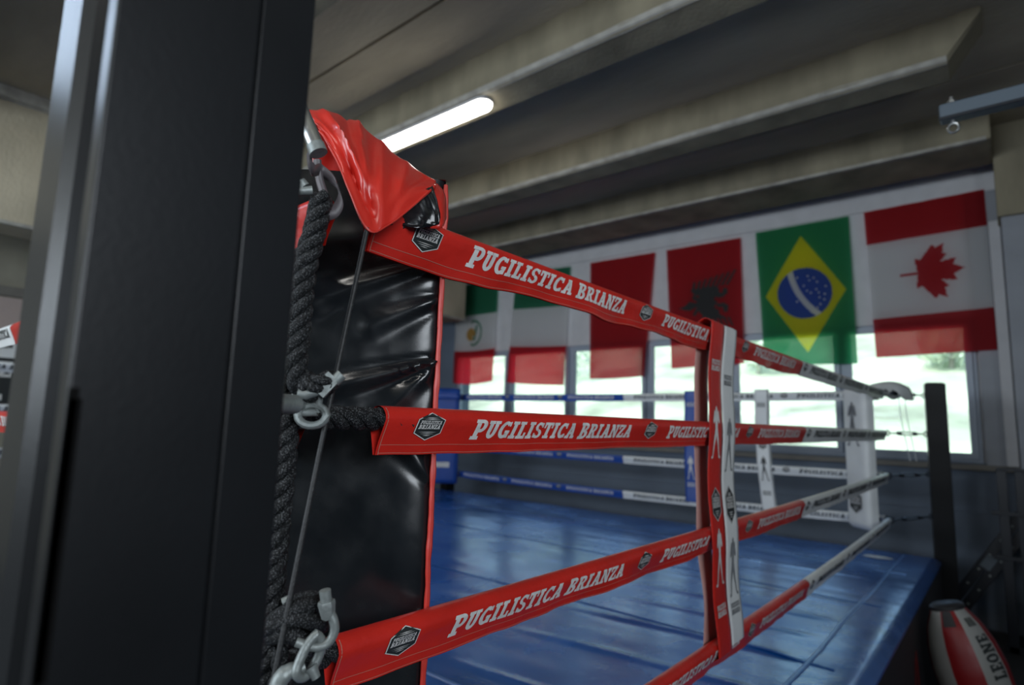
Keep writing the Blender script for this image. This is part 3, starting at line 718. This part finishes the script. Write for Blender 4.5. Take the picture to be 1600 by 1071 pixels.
n = len(fine[0]); fine = [[hood_w(p, i, j, n) for j, p in enumerate(r)] for i, r in enumerate(fine)]
hood = MB().grid(fine, 0).build('hood', 'red_hood', red_pad, smooth=True, angle=75, solid=.0022)
MB().tube([fine[i][-1] for i in range(NU)], .0012, 6).build('hood_hem', 'piping_red', hood, smooth=True)
fl = [catmull(r, 5) for r in ([(-.716, .644, .393), (-.672, .600, .356), (-.676, .574, .334)], [(-.690, .640, .365), (-.652, .598, .325), (-.668, .582, .311)], [(-.672, .628, .318), (-.646, .596, .290), (-.656, .584, .286)])]
ff = [catmull([r[i] for r in fl], 6) for i in range(len(fl[0]))]
ff = [[p+Vector((.5, -.5, .2))*.006*noise.noise(p*55) for p in r] for r in ff]
MB().grid(ff, 0).build('side_flap', 'red_hood', hood, smooth=True, angle=80, solid=.002)
gs = [catmull(r, 6) for r in ([(-.700, .535, .296), (-.682, .553, .322), (-.666, .569, .343), (-.654, .581, .352)], [(-.693, .542, .291), (-.673, .562, .300), (-.655, .580, .308), (-.644, .591, .310)], [(-.688, .547, .289), (-.670, .565, .284), (-.653, .582, .289), (-.645, .590, .293)])]
gr_ = [[p+Vector((.5, -.5, .2))*.007*noise.noise(Vector((i*.45, k*.7, 2))) for k, p in enumerate(catmull([r[i] for r in gs], 4))] for i in range(len(gs[0]))]
MB().grid(gr_, 0).build('hood_lining', 'black_vinyl', hood, smooth=True, angle=80, solid=.0015)

# ------------------------------------------------------------------ near corner: hanging ropes, cord, hardware
A = [(-.647, .393, .275), (-.650, .387, .22), (-.654, .381, .17), (-.654, .380, .103), (-.654, .380, .05), (-.648, .392, .030), (-.640, .404, .032)]
th = thing('hanging_rope', 'short thick black twisted rope hanging from the red corner top', 'rope')
twisted(MB(), catmull(A), .0140, .060).build('laid_rope', 'rope', th, smooth=True, angle=60)
kn = MB(); kc = Vector((-.640, .402, .036))
twisted(kn, [kc+Vector((.013*math.cos(q), .013*math.sin(q), .003*math.sin(q*2)+.004*q/6)) for q in [k*.35 for k in range(24)]], .0115, .05)
kn.build('knot', 'rope', th, smooth=True, angle=60)
MB().tube([(-.655, .362, .272), (-.646, .378, .276)], .006, 10).tube([(-.652, .371, .279), (-.655, .366, .285)], .0075, 10).build('bolt_end', 'zinc', th, smooth=True)
B = [(-.668, .404, .275), (-.671, .401, .240), (-.675, .396, .212), (-.683, .3865, .175), (-.688, .3825, .106), (-.688, .3835, .038), (-.682, .390, -.009), (-.682, .390, -.071), (-.683, .389, -.144), (-.683, .389, -.218), (-.684, .387, -.311), (-.684, .387, -.50)]
th = thing('hanging_rope', 'long thick black twisted rope hanging down beside the large post', 'rope')
twisted(MB(), catmull(B), .0142, .060).build('laid_rope', 'rope', th, smooth=True, angle=60)
MB().tube([(-.684, .387, -.49), (-.684, .387, -.52)], .0155, 12).build('whipping', 'cord', th, smooth=True)
th = thing('elastic_cord', 'thin black cord stretched from the red hood down to the chain', 'cord')
MB().tube(catmull([(-.648, .464, .252), (-.644, .417, -.02), (-.640, .3735, -.290)], 10), .0033, 10).build('cord', 'cord', th, smooth=True)
MB().tube([(-.640+.007*math.cos(q), .3735, -.297+.008*math.sin(q)) for q in [k*PI/6 for k in range(12)]], .0026, 8, closed=True).build('end_loop', 'cord', th, smooth=True)
# steel tube and webbing at the very top
th = thing('steel_hanger', 'bright steel tube end poking down beside the red hood', 'hanger')
MB().tube([(-.652, .338, .405), (-.617, .365, .313)], .0098, 18).build('tube', 'steel_tube', th, smooth=True)
MB().tube([(-.6205, .3625, .322), (-.6165, .3655, .3115)], .0108, 18).build('collar', 'zinc', th, smooth=True)
sb = MB(); sp_ = catmull([(-.628, .360, .318), (-.640, .372, .300), (-.662, .396, .314), (-.650, .412, .300), (-.646, .419, .279), (-.650, .414, .261), (-.658, .403, .252)], 8)
rows = []
for i, p in enumerate(sp_):
    tw = i*.09; wv = Vector((math.cos(tw)*.5+.3, -.25, .5+.3*math.sin(tw))).normalized()*.0075
    rows.append([p-wv, p, p+wv])
sb.grid(rows, 0).build('webbing_strap', 'strap_web', th, smooth=True, solid=.0025, angle=80)
sb = MB(); sp_ = catmull([(-.664, .392, .326), (-.664, .398, .300), (-.655, .404, .272), (-.648, .400, .256)], 8)
sb.tube(sp_, .0052, 8).build('webbing_loop', 'strap_web', th, smooth=True)

def shackle(mb, c, d_open, d_side, r, wire, L):
    """U of thick wire: c centre of bend, d_open direction of the legs, d_side across"""
    c, d_open, d_side = Vector(c), Vector(d_open).normalized(), Vector(d_side).normalized()
    P = [c+d_side*r+d_open*L]+[c+d_side*r*math.cos(q)-d_open*r*math.sin(q) for q in [PI*k/12 for k in range(13)]]+[c-d_side*r+d_open*L]
    mb.tube(P, wire, 10); return P[0], P[-1]
# second rope: turnbuckle from the post, shackle, wire clamp
th = thing('turnbuckle', 'grey steel turnbuckle from the large post to the second red rope', 'turnbuckle', 'turnbuckles of the red corner')
MB().tube([(-.545, .2360, .012), (-.560, .258, .012), (-.628, .366, .012)], [.010, .010, .011], 14).build('body', 'zinc', th, smooth=True)
MB().tube([(-.628, .366, .012), (-.652, .388, .012)], .0065, 12).build('threaded_rod', 'zinc', th, smooth=True)
sh = MB(); a, b = shackle(sh, (-.654, .393, .016), (1, .9, .10), (.25, -.1, 1), .0135, .0052, .018)
sh.tube([a, b], .0048, 10)
sh.lathe([(0, -.006), (.0085, -.006), (.0085, .006), (0, .006)], Matrix.Translation(a) @ Matrix.Rotation(.3, 4, 'Y'), 6)
sh.build('shackle', 'zinc', th, smooth=True)
ut = MB(); lk = Vector((-.645, .400, .000))
ut.tube([lk+Vector((.5, .45, 0)).normalized()*.017*math.cos(q)+Vector((-.15, .1, 1)).normalized()*.0125*math.sin(q) for q in [2*PI*k/18 for k in range(18)]], .0050, 9, closed=True)
ut.build('chain_link', 'zinc', th, smooth=True)
cl_ = MB()
Tc = Matrix.Translation((-.625, .404, .036)) @ Matrix.Rotation(math.radians(50), 4, 'Z') @ Matrix.Rotation(math.radians(40), 4, 'Y') @ Matrix.Scale(.80, 4)
cl_.box(-.009, .010, -.008, .008, -.016, .013, 0, Tc).box(-.012, .004, -.0075, .0075, .010, .017, 0, Tc)
cl_.tube([Tc @ Vector((.004, 0, .012)), Tc @ Vector((.005, 0, .027))], .0070, 10)
cl_.tube([Tc @ Vector((-.004, 0, -.014)), Tc @ Vector((-.012, 0, -.030)), Tc @ Vector((-.022, 0, -.036))], .0062, 10)
cl_.build('rope_clamp', 'zinc', th, smooth=True, weld=True)
# third rope: coil of braided rope, clamp, shackle and hook
th = thing('rope_coil', 'coil of black rope wound at the third red rope end', 'rope')
for k, (zc, rr) in enumerate(((-.222, .021), (-.240, .024), (-.256, .021))):
    c = Vector((-.654, .404, zc-.002)); 
    MB().tube([c+Vector((.64, .77, 0))*rr*(1.10+.12*math.sin(q*2+k))*math.cos(q)+Vector((-.77, .64, 0))*rr*.75*math.sin(q)+Vector((0, 0, .009*math.cos(q+k*1.3)-.004*math.cos(q*2))) for q in [2*PI*j/28 for j in range(28)]], .0098, 12, closed=True).build('rope_turn', 'rope', th, smooth=True)
twisted(MB(), catmull([(-.662, .388, -.268), (-.658, .396, -.300), (-.664, .392, -.36)]), .011, .05).build('rope_tail', 'rope', th, smooth=True, angle=60)
MB().tube([(-.655, .386, -.214), (-.650, .394, -.210)], .0050, 10).build('bolt_end', 'zinc', th, smooth=True)
th = thing('turnbuckle', 'grey steel shackle and chain at the third red rope end', 'turnbuckle', 'turnbuckles of the red corner')
ub = MB(); ub.tube(catmull([(-.608, .410, -.198), (-.606, .413, -.215), (-.602, .419, -.228), (-.601, .421, -.240), (-.603, .418, -.250), (-.607, .412, -.2555), (-.614, .402, -.256), (-.624, .388, -.250)], 6), .0052, 12)
ub.build('u_bolt', 'zinc', th, smooth=True)
nb = MB(); Tn = Matrix.Translation((-.6065, .4125, -.213)) @ Matrix.Rotation(.22, 4, 'X')
nb.lathe([(.0001, -.016), (.0075, -.014), (.0098, .003), (.0090, .006), (.0001, .006)], Tn, 6); nb.lathe([(.0001, .005), (.0064, .006), (.0064, .018), (.0001, .019)], Tn, 12)
nb.build('saddle', 'zinc', th, smooth=True)
lk = MB(); P = catmull([(-.612, .405, -.243), (-.615, .396, -.254), (-.616, .389, -.268), (-.616, .386, -.280), (-.617, .394, -.287), (-.617, .404, -.283), (-.615, .412, -.269), (-.612, .413, -.254), (-.612, .405, -.243)], 5)
lk.tube(P[:-1], .0054, 12, closed=True).build('chain_link', 'zinc', th, smooth=True)
lk = MB().tube(catmull([(-.619, .398, -.277), (-.622, .391, -.279), (-.626, .383, -.280), (-.630, .376, -.287), (-.632, .372, -.302)], 6), [.0062]*6+[.0085]*8+[.0095]*11, 12)
lk.build('hook', 'zinc', th, smooth=True)
MB().tube([(-.6145, .402, -.277), (-.609, .407, -.289)], [.0076, .0048], 12).build('pin', 'zinc', th, smooth=True)
MB().tube([(-.632, .371, -.305), (-.605, .330, -.332), (-.552, .235, -.325)], .010, 12).build('body', 'zinc', th, smooth=True)
for i in (3,):
    turnbuckle('%s turnbuckle of the red corner behind the large post' % names4[i], (-.69, .455, HC[i]), (-.545, .238, HC[i]), 'turnbuckles of the red corner')

# ------------------------------------------------------------------ vertical rope straps
def strap(label, base, axis, out, c, wd, vinyl, ink, zt, zb, items, bulge=.07, lean=0.0, back='white_vinyl', seed=0, sway=.008):
    """one closed loop of webbing round all four ropes; items = prints on the outer face"""
    base, axis, out = Vector(base), Vector(axis), Vector(out)
    th = thing('rope_strap', label, 'strap', 'vertical straps between the ropes')
    def face(x, z, e=0.0, side=1):
        pinch = math.cos((zt-z)/(zt-zb)*PI*3)**2
        u = (zt-z)/(zt-zb); cc = c-sway*math.sin(min(1, u/.95)*PI)+lean*u*u
        o_ = .0165+.0065*pinch+.002*noise.noise(Vector((x*20, z*5, seed)))
        if side < 0:
            o_ = -.008-.0148*pinch-bulge*(1-pinch)*(.6+.4*math.sin(u*4+1))
        return base+axis*(cc+x)+out*(o_+e*side)+Vector((0, 0, z))
    N = 80; m = 6
    xs_ = [-wd/2+wd*k/m for k in range(m+1)]
    fr = [[face(x, zt-(zt-zb)*i/N) for x in xs_] for i in range(N+1)]
    bk = [[face(x, zt-(zt-zb)*i/N, 0, -1) for x in xs_] for i in range(N+1)]
    capt = [[fr[0][k].lerp(bk[0][k], j/6)+Vector((0, 0, .012*math.sin(PI*j/6))) for k in range(m+1)] for j in range(7)]
    capb = [[fr[-1][k].lerp(bk[-1][k], j/6)-Vector((0, 0, .012*math.sin(PI*j/6))) for k in range(m+1)] for j in range(7)]
    MB().grid(fr, 0).grid(list(reversed(capt)), 0).grid(capb, 0).build('front_band', vinyl, th, smooth=True, weld=True, solid=.0012)
    MB().grid(list(reversed(bk)), 0).build('back_band', back, th, smooth=True, solid=.0012)
    fig, tx, bk_, wh = MB(), MB(), MB(), MB()
    for kind, z, h_ in items:
        if kind == 'fig': put(fig, [[((x-.5)*wd*.8, z+(y-.5)*h_) for x, y in p] for p in BOXER], lambda x, y: face(x, y, .0014))
        if kind == 'txt':
            put(tx, text_polys('PUGILISTICA', -wd*.32, wd*.32, z+h_*.05, z+h_*.5, .1)+text_polys('BRIANZA', -wd*.32, wd*.32, z-h_*.5, z-h_*.05, .1), lambda x, y: face(x, y, .0014))
        if kind == 'hex': badge(bk_, wh, 0, z, wd*.62, h_, lambda x, y: face(x, y, .0012), lambda x, y: face(x, y, .0018), sl=0)
    if fig.f: fig.build('boxer_print', ink, th)
    if tx.f: tx.build('lettering', ink, th)
    if bk_.f: bk_.build('badge', 'badge_black', th); wh.build('badge_print', 'print_white', th)
    return th
NB = ((-.70, 0, 0), (0, 1, 0), (1, 0, 0)); FB = ((0, 5.2, 0), (1, 0, 0), (0, -1, 0))
strap('red vertical strap round the four near ropes, left of the white strap', *NB, 1.808, .103, 'red_vinyl', 'print_white', .322, -.655,
      [('txt', .190, .034), ('fig', -.012, .155), ('hex', -.225, .10), ('fig', -.375, .165), ('txt', -.53, .034)], bulge=.018, lean=.015, sway=.038, back='strap_back')
strap('white vertical strap round the four near ropes, right of the red strap', *NB, 1.914, .106, 'white_vinyl', 'print_grey', .320, -.645,
      [('txt', .150, .034), ('fig', -.05, .165), ('hex', -.235, .115), ('fig', -.42, .175), ('txt', -.545, .034)], bulge=.008, lean=.015, sway=.034, seed=1)
strap('blue vertical strap on the far ropes beneath the windows', *FB, -2.205, .115, 'blue_vinyl', 'print_white', .312, -.655,
      [('txt', .20, .034), ('fig', -.36, .20), ('txt', -.51, .034)], bulge=.03, back='blue_vinyl', seed=2)
strap('white vertical strap on the far ropes, left of the white pad', *FB, -1.590, .105, 'white_vinyl', 'print_black', .318, -.650,
      [('txt', .20, .034), ('hex', -.13, .08), ('fig', -.32, .20), ('txt', -.52, .034)], bulge=.03, seed=3, lean=.04)

# ------------------------------------------------------------------ flags on the window wall
def pip(x, y, poly):
    c = False; j = len(poly)-1
    for i in range(len(poly)):
        xi, yi = poly[i]; xj, yj = poly[j]
        if (yi > y) != (yj > y) and x < (xj-xi)*(y-yi)/(yj-yi)+xi: c = not c
        j = i
    return c
def flag(label, xt0, xt1, xb0, xb1, zt0, zt1, zb0, zb1, classify, mats, emblem=None, nx=110, nz=180, seed=0, sagb=.0):
    """cloth hung from its top edge; classify(u right 0..1, v down 0..1) -> material key or ('emblem', key)"""
    th = thing('wall_flag', label, 'flag', 'flags hung along the window wall')
    def pt_(u, v):
        x = (xt0+(xt1-xt0)*u)*(1-v)+(xb0+(xb1-xb0)*u)*v; z = (zt0+(zt1-zt0)*u)*(1-v)+(zb0+(zb1-zb0)*u)*v
        z -= sagb*v*math.sin(PI*u)
        y = YW-.035-.035*v-.014*v*noise.noise(Vector((u*3.5, v*1.2, seed)))-.006*noise.noise(Vector((u*7, v*3, seed+5)))
        return (x, y, z)
    P = [[pt_(i/nx, j/nz) for i in range(nx+1)] for j in range(nz+1)]
    groups = {}
    for j in range(nz):
        for i in range(nx):
            k = classify((i+.5)/nx, (j+.5)/nz)
            groups.setdefault(k, []).append((i, j))
    for (part, m_), cells in groups.items():
        mb = MB(); idx = {}
        def vid(i, j):
            if (i, j) not in idx: idx[(i, j)] = len(mb.v); mb.v.append(P[j][i])
            return idx[(i, j)]
        for i, j in cells:
            mb.f.append((vid(i, j), vid(i, j+1), vid(i+1, j+1), vid(i+1, j))); mb.m.append(0)
        mb.build(part, m_, th, smooth=True, angle=180)
    return th
LEAF = [(0, 1), (.13, .75), (.30, .83), (.24, .45), (.42, .62), (.47, .52), (.72, .56), (.64, .36), (.74, .29), (.36, -.02), (.41, -.16), (.04, -.11), (.045, -.55),
        (-.045, -.55), (-.04, -.11), (-.41, -.16), (-.36, -.02), (-.74, .29), (-.64, .36), (-.72, .56), (-.47, .52), (-.42, .62), (-.24, .45), (-.30, .83), (-.13, .75)]
def canada(u, v):
    if v < .235 or v > .745: return ('upper_band' if v < .5 else 'lower_band', 'flag_red')
    X, Y = (u-.52)*.93, (.475-v)*1.47              # leaf points to the right
    if pip(-Y/.355, (X+.055)/.32, LEAF): return ('maple_leaf', 'flag_red')
    return ('white_field', 'flag_white')
def brazil(u, v):
    X, Y = (u-.5)*.91, (.5-v)*1.485
    if X*X+Y*Y < .268**2:
        d_ = math.hypot(X-.62, Y-.34)
        if abs(d_-.755) < .030: return ('white_arc', 'flag_white')
        for sx, sy_ in STARS:
            if (X-sx)**2+(Y-sy_)**2 < .0095**2: return ('star', 'flag_white')
        return ('blue_disc', 'flag_blue')
    if abs(X)/.395+abs(Y)/.62 < 1: return ('yellow_lozenge', 'flag_yellow')
    return ('green_field', 'flag_emerald')
STARS = [(-.06, .17), (.045, .175), (.10, .15), (.06, .13), (.13, .105), (.0, .08), (.21, .05), (.12, .03), (.03, .02), (.065, -.005), (.14, -.01), (.195, -.03), (.0, -.055),
         (.19, -.085), (.15, -.13), (.12, -.165), (.09, -.19), (.08, -.155), (-.075, -.085), (.145, -.06)]
EAG = [[(-.10, .13), (.02, .19), (.12, .17), (.13, .10), (.06, .05), (.10, .0), (.06, -.05), (.12, -.10), (.10, -.18), (.0, -.19), (-.10, -.12), (-.15, -.05), (-.15, .05)],
       [(-.15, .02), (-.24, .05), (-.30, .0), (-.38, -.02), (-.30, -.05), (-.24, -.06), (-.15, -.03)],
       [(.08, .06), (.16, .05), (.215, .09), (.215, .155), (.17, .16), (.155, .11), (.10, .10)], [(.08, -.02), (.17, -.01), (.225, -.05), (.215, -.12), (.165, -.12), (.16, -.06), (.10, -.06)],
       [(-.12, .08), (-.19, .12), (-.205, .07), (-.13, .03)], [(-.12, -.06), (-.17, -.13), (-.21, -.12), (-.15, -.03)]]
for k in range(8):
    q = -.20+.056*k; EAG.append([(q, .19+.018*abs(k-3)*0), (q+.034, .19), (q+.05+.012*k, .275+.012*k), (q+.018+.012*k, .27+.012*k)])
for k in range(7):
    q = -.10+.05*k; EAG.append([(q, -.18), (q+.03, -.18), (q+.028+.008*k, -.255-.006*k), (q+.008+.008*k, -.255-.006*k)])
EAG.append([(-.22, .19), (.10, .20), (.10, .16), (-.16, .10), (-.21, .16)])
EAG.append([(-.1, -.19), (.2, -.19), (.12, -.14), (-.08, -.12)])
def albania(u, v):
    X, Y = (u-.57)*.88, (.50-v)*1.45
    for p in EAG:
        if pip(X, Y, p): return ('black_eagle', 'flag_black')
    return ('red_field', 'flag_red')
def italy(u, v): return ('green_band', 'flag_green') if v < .335 else (('white_band', 'flag_white') if v < .675 else ('red_band', 'flag_red_bright'))
def mexico(u, v):
    if v < .315: return ('green_band', 'flag_green')
    if v > .675: return ('red_band', 'flag_red_bright')
    X, Y = (u-.48)*.86, (.497-v)*1.5
    r = math.hypot(X, Y*.9)
    if .145 < r < .175 and X > -.06: return ('wreath', 'flag_green')
    if math.hypot(X+.06, (Y+.02)) < .095 and not (X > -.02 and Y < -.04): return ('eagle_seal', 'flag_gold')
    if abs(X-.035-.25*Y) < .022 and abs(Y) < .11: return ('wreath', 'flag_green')
    return ('white_band', 'flag_white')
k_ = .8190
flag('Canadian flag hung sideways, rightmost of the row of flags', -.985, -.045, -.935, -.040, 2.165, 2.185, .705, .735, canada, None, seed=1)
flag('Brazilian flag with yellow lozenge and starred blue disc', -2.03, -1.12, -1.96, -1.095, 2.15, 2.155, .675, .655, brazil, None, nx=150, nz=240, seed=2)
flag('Albanian flag, dark red with a black eagle', -3.085, -2.195, -3.01, -2.175, 2.125, 2.125, .67, .70, albania, None, nx=120, nz=190, seed=3)
flag('plain red flag between the Italian and Albanian flags', -4.17, -3.235, -4.135, -3.37, 2.13, 2.125, .575, .59, lambda u, v: ('red_field', 'flag_red'), None, nx=24, nz=40, seed=4, sagb=.01)
flag('Italian flag in green, white and red bands without emblem', -5.455, -4.49, -5.545, -4.545, 2.16, 2.13, .555, .50, italy, None, nx=30, nz=120, seed=5, sagb=.01)
flag('Mexican flag with a brown eagle seal, leftmost of the row', -6.69, -5.80, -6.64, -5.82, 2.12, 2.10, .565, .58, mexico, None, nx=100, nz=170, seed=6, sagb=.03)

# ------------------------------------------------------------------ ceiling light
th = thing('ceiling_light', 'long white lit batten lamp fixed under a concrete rib', 'lamp')
def stadium(x0, x1, yc, r, z, n=8): return [(x1-r+r*math.cos(q), yc+r*math.sin(q), z) for q in [-PI/2+PI*k/n for k in range(n+1)]]+[(x0+r+r*math.cos(q), yc+r*math.sin(q), z) for q in [PI/2+PI*k/n for k in range(n+1)]]
x0, x1, yc = -4.26, -2.73, 2.93
b = MB(); rows = [stadium(x0-.006, x1+.006, yc, .071, z) for z in (ZB, ZB-.022)]
b.grid([r for r in rows], 0, loop=True); b.add(rows[1], [tuple(range(len(rows[1])-1, -1, -1))]); b.build('housing', 'wall_white', th, smooth=True)
b = MB(); rows = [stadium(x0+d_, x1-d_, yc, .064-d_, z) for z, d_ in ((ZB-.0225, 0), (ZB-.045, .002), (ZB-.058, .012), (ZB-.063, .028))]
b.grid(rows, 0, loop=True, flip=True); b.add(rows[-1], [tuple(range(len(rows[-1])))]); b.build('diffuser', 'tube', th, smooth=True, angle=60)

# ------------------------------------------------------------------ bag arm at the upper right
th = thing('bag_arm', 'slate steel bag hanging arm with an eye bolt, upper right', 'bracket')
ay = 2.6
MB().box(-.13, .90, ay-.001, ay+.055, 1.160, 1.222).build('square_tube', 'arm', th, bevel=.006)
MB().box(-.1295, .88, ay-.0035, ay+.0005, 1.160, 1.1705).build('lower_lip', 'rack', th)
MB().box(-.1335, -.128, ay+.006, ay+.048, 1.166, 1.216).build('end_plate', 'rack', th, bevel=.002)
MB().box(.86, .96, ay-.02, ay+.08, -1.6, 1.30).build('upright', 'rack', th, bevel=.008)
ey = MB(); ex, eyy = -.092, ay+.026
ey.tube([(ex, eyy, 1.222), (ex, eyy, 1.252)], .0062, 10); ey.lathe([(.0001, 1.2225), (.015, 1.2225), (.015, 1.236), (.0001, 1.236)], Matrix.Translation((ex, eyy, 0)), 6)
ey.build('eye_bolt_nut', 'steel_tube', th, smooth=True); ey = MB(); ey.tube([(ex, eyy, 1.160), (ex, eyy, 1.146)], .006, 10); ey.tube([(ex+.016*math.cos(q), eyy, 1.130+.018*math.sin(q)) for q in [2*PI*k/18 for k in range(18)]], .005, 9, closed=True)
ey.build('eye_bolt', 'steel_tube', th, smooth=True)

# ------------------------------------------------------------------ teardrop bag beside the platform
th = thing('punch_bag', 'red and white egg shaped punch bag leaning by the platform', 'punch bag')
b0 = Vector((-.135, 4.15, -1.6)); t0_ = Vector((-.322, 4.15, -.945)); ax = (t0_-b0); LB = ax.length; ax.normalize()
zx = Vector((0, -1, 0)); zx = (zx-ax*zx.dot(ax)).normalized(); zy = ax.cross(zx)
def bagr(t):          # t from 0 (floor) to 1 (cap)
    pts = [(0, .0), (.04, .07), (.12, .112), (.25, .145), (.42, .168), (.58, .170), (.74, .155), (.88, .125), (1, .078)]
    for (a, ra), (b_, rb_) in zip(pts, pts[1:]):
        if t <= b_: k = (t-a)/(b_-a); return ra+(rb_-ra)*k
    return .08
def bagp(t, q, e=0.0):
    r = bagr(t)+e; return b0+Vector((0, 0, .012))+ax*(LB*t)+(zx*math.cos(q)+zy*math.sin(q))*r
q_off = math.radians(-21); GW = PI/4
for g in range(8):
    qa, qb = q_off+g*GW, q_off+(g+1)*GW
    rows = [[bagp(j/28, qa+(qb-qa)*i/6) for i in range(7)] for j in range(29)]
    MB().grid(rows, 0, flip=True).build('gore_panel', 'bag_red' if g % 2 == 0 else 'bag_white', th, smooth=True)
cp_ = MB(); cp_.grid([[bagp(1, q, d_)+ax*h_ for q in [2*PI*k/20 for k in range(20)]] for d_, h_ in ((.004, -.01), (.006, .012), (-.01, .024), (-.079, .026))], 0, loop=True, flip=True); cp_.build('cap', 'bag_black', th, smooth=True)
bt = MB(); qr = q_off+.42*GW
bt.grid([[bagp(.89+.10*j/3, qr-.24+.48*i/3, .002) for i in range(4)] for j in range(4)], 0, flip=True); bt.build('black_tab', 'bag_black', th, smooth=True)
lt = MB(); qw = q_off+1.5*GW
put(lt, text_polys('LEONE', 0, 1, 0, 1, 0), lambda x, y: bagp(.52+x*.30, qw+.08-(y-.5)*.46, .0015)); lt.build('lettering', 'print_black', th)
lt = MB(); put(lt, _rect(0, 0, 1, .28, 1)+_rect(0, .38, 1, .62, 1)+_rect(0, .72, 1, 1, 1), lambda x, y: bagp(.88+x*.055, qw+.03-(y-.5)*.36, .0015)); lt.build('small_print', 'print_black', th)

# ------------------------------------------------------------------ rack in the right-hand corner
th = thing('storage_rack', 'dark steel rack uprights with a perforated diagonal brace in the right corner', 'rack')
for x, y in ((-.105, 6.0), (.005, 6.02)):
    MB().box(x, x+.066, y, y+.066, -1.6, -.262).build('upright', 'rack', th, bevel=.005)
MB().box(-.10, .30, 6.0, 6.09, -.262, -.245).build('top_plate', 'rack', th, bevel=.003)
d0, d1 = Vector((-.50, 6.10, -1.50)), Vector((.22, 6.10, -.36)); dd = (d1-d0); LD = dd.length; dd.normalize(); nn = Vector((-dd.z, 0, dd.x))
TD = Matrix(((dd.x, 0, nn.x, d0.x), (dd.y, 1, nn.y, d0.y), (dd.z, 0, nn.z, d0.z), (0, 0, 0, 1)))
for z0 in (-.075, .004):
    be = MB().box(0, LD, 0, .05, z0, z0+.07, 0, TD).build('brace_rail', 'rack', th, bevel=.004)
    for k in range(9):
        u = .10+k*.14
        MB().lathe([(.0001, .004), (.008, .003), (.0095, 0)], TD @ Matrix.Translation((u, 0, z0+.035)) @ Matrix.Rotation(PI/2, 4, 'X'), 8).build('bolt_head', 'zinc', be)
MB().box(.55, .66, -.006, 0, -.02, .05, 0, TD).build('joint_plate', 'arm', th)
for z in (-.93, -.60): MB().box(-.15, .35, 5.985, 6.0, z, z+.03).build('shelf_rail', 'rack', th, bevel=.003)
# second upright's foot and a dumbbell-rack foot bar on the floor
MB().box(-.12, .40, 6.0, 6.07, -1.6, -1.55).build('foot_bar', 'rack', th, bevel=.004)

# ------------------------------------------------------------------ banner on the left wall
th = thing('wall_banner', 'pale wall banner with black and white lettering at the left edge', 'banner')
MB().box(-8.0, -7.985, .60, 1.95, -.12, 1.13).build('backing', 'poster', th)
MB().box(-7.985, -7.980, .60, 1.95, .50, .78).build('white_band', 'white_vinyl', th)
MB().box(-7.985, -7.980, .60, 1.95, -.12, .50).build('dark_band', 'badge_black', th)
MB().box(-7.980, -7.977, .60, 1.95, -.10, .02).build('red_band', 'flag_red', th)
wt = MB(); put(wt, text_polys('PUG', .92, 1.40, .60, .74, 0), lambda x, y: (-7.9785, x, y)); wt.build('lettering', 'print_black', th)
wt = MB(); put(wt, text_polys('BRIANZ', .60, 1.42, .30, .46, 0)+_rect(.9, .06, 1.36, .12, 1), lambda x, y: (-7.9785, x, y)); wt.build('lettering', 'print_white', th)

# ------------------------------------------------------------------ finish: set each thing's origin at its base and lift everything to the floor level
bpy.context.view_layer.update()
def fam(o):
    out = [o]
    for c in o.children: out += fam(c)
    return out
for o in [o for o in sc.objects if o.parent is None and o.type in ('EMPTY', 'MESH')]:
    ms_ = [x for x in fam(o) if x.type == 'MESH' and len(x.data.vertices)]
    if not ms_: continue
    lo = [1e9]*3; hi = [-1e9]*3
    for x in ms_:
        for v in x.data.vertices:
            for k in range(3):
                c = v.co[k]
                if c < lo[k]: lo[k] = c
                if c > hi[k]: hi[k] = c
    base = Vector(((lo[0]+hi[0])/2, (lo[1]+hi[1])/2, lo[2]))
    T = Matrix.Translation(-base)
    for x in ms_: x.data.transform(T)
    o.location = base+Vector((0, 0, H))
bpy.context.view_layer.update()
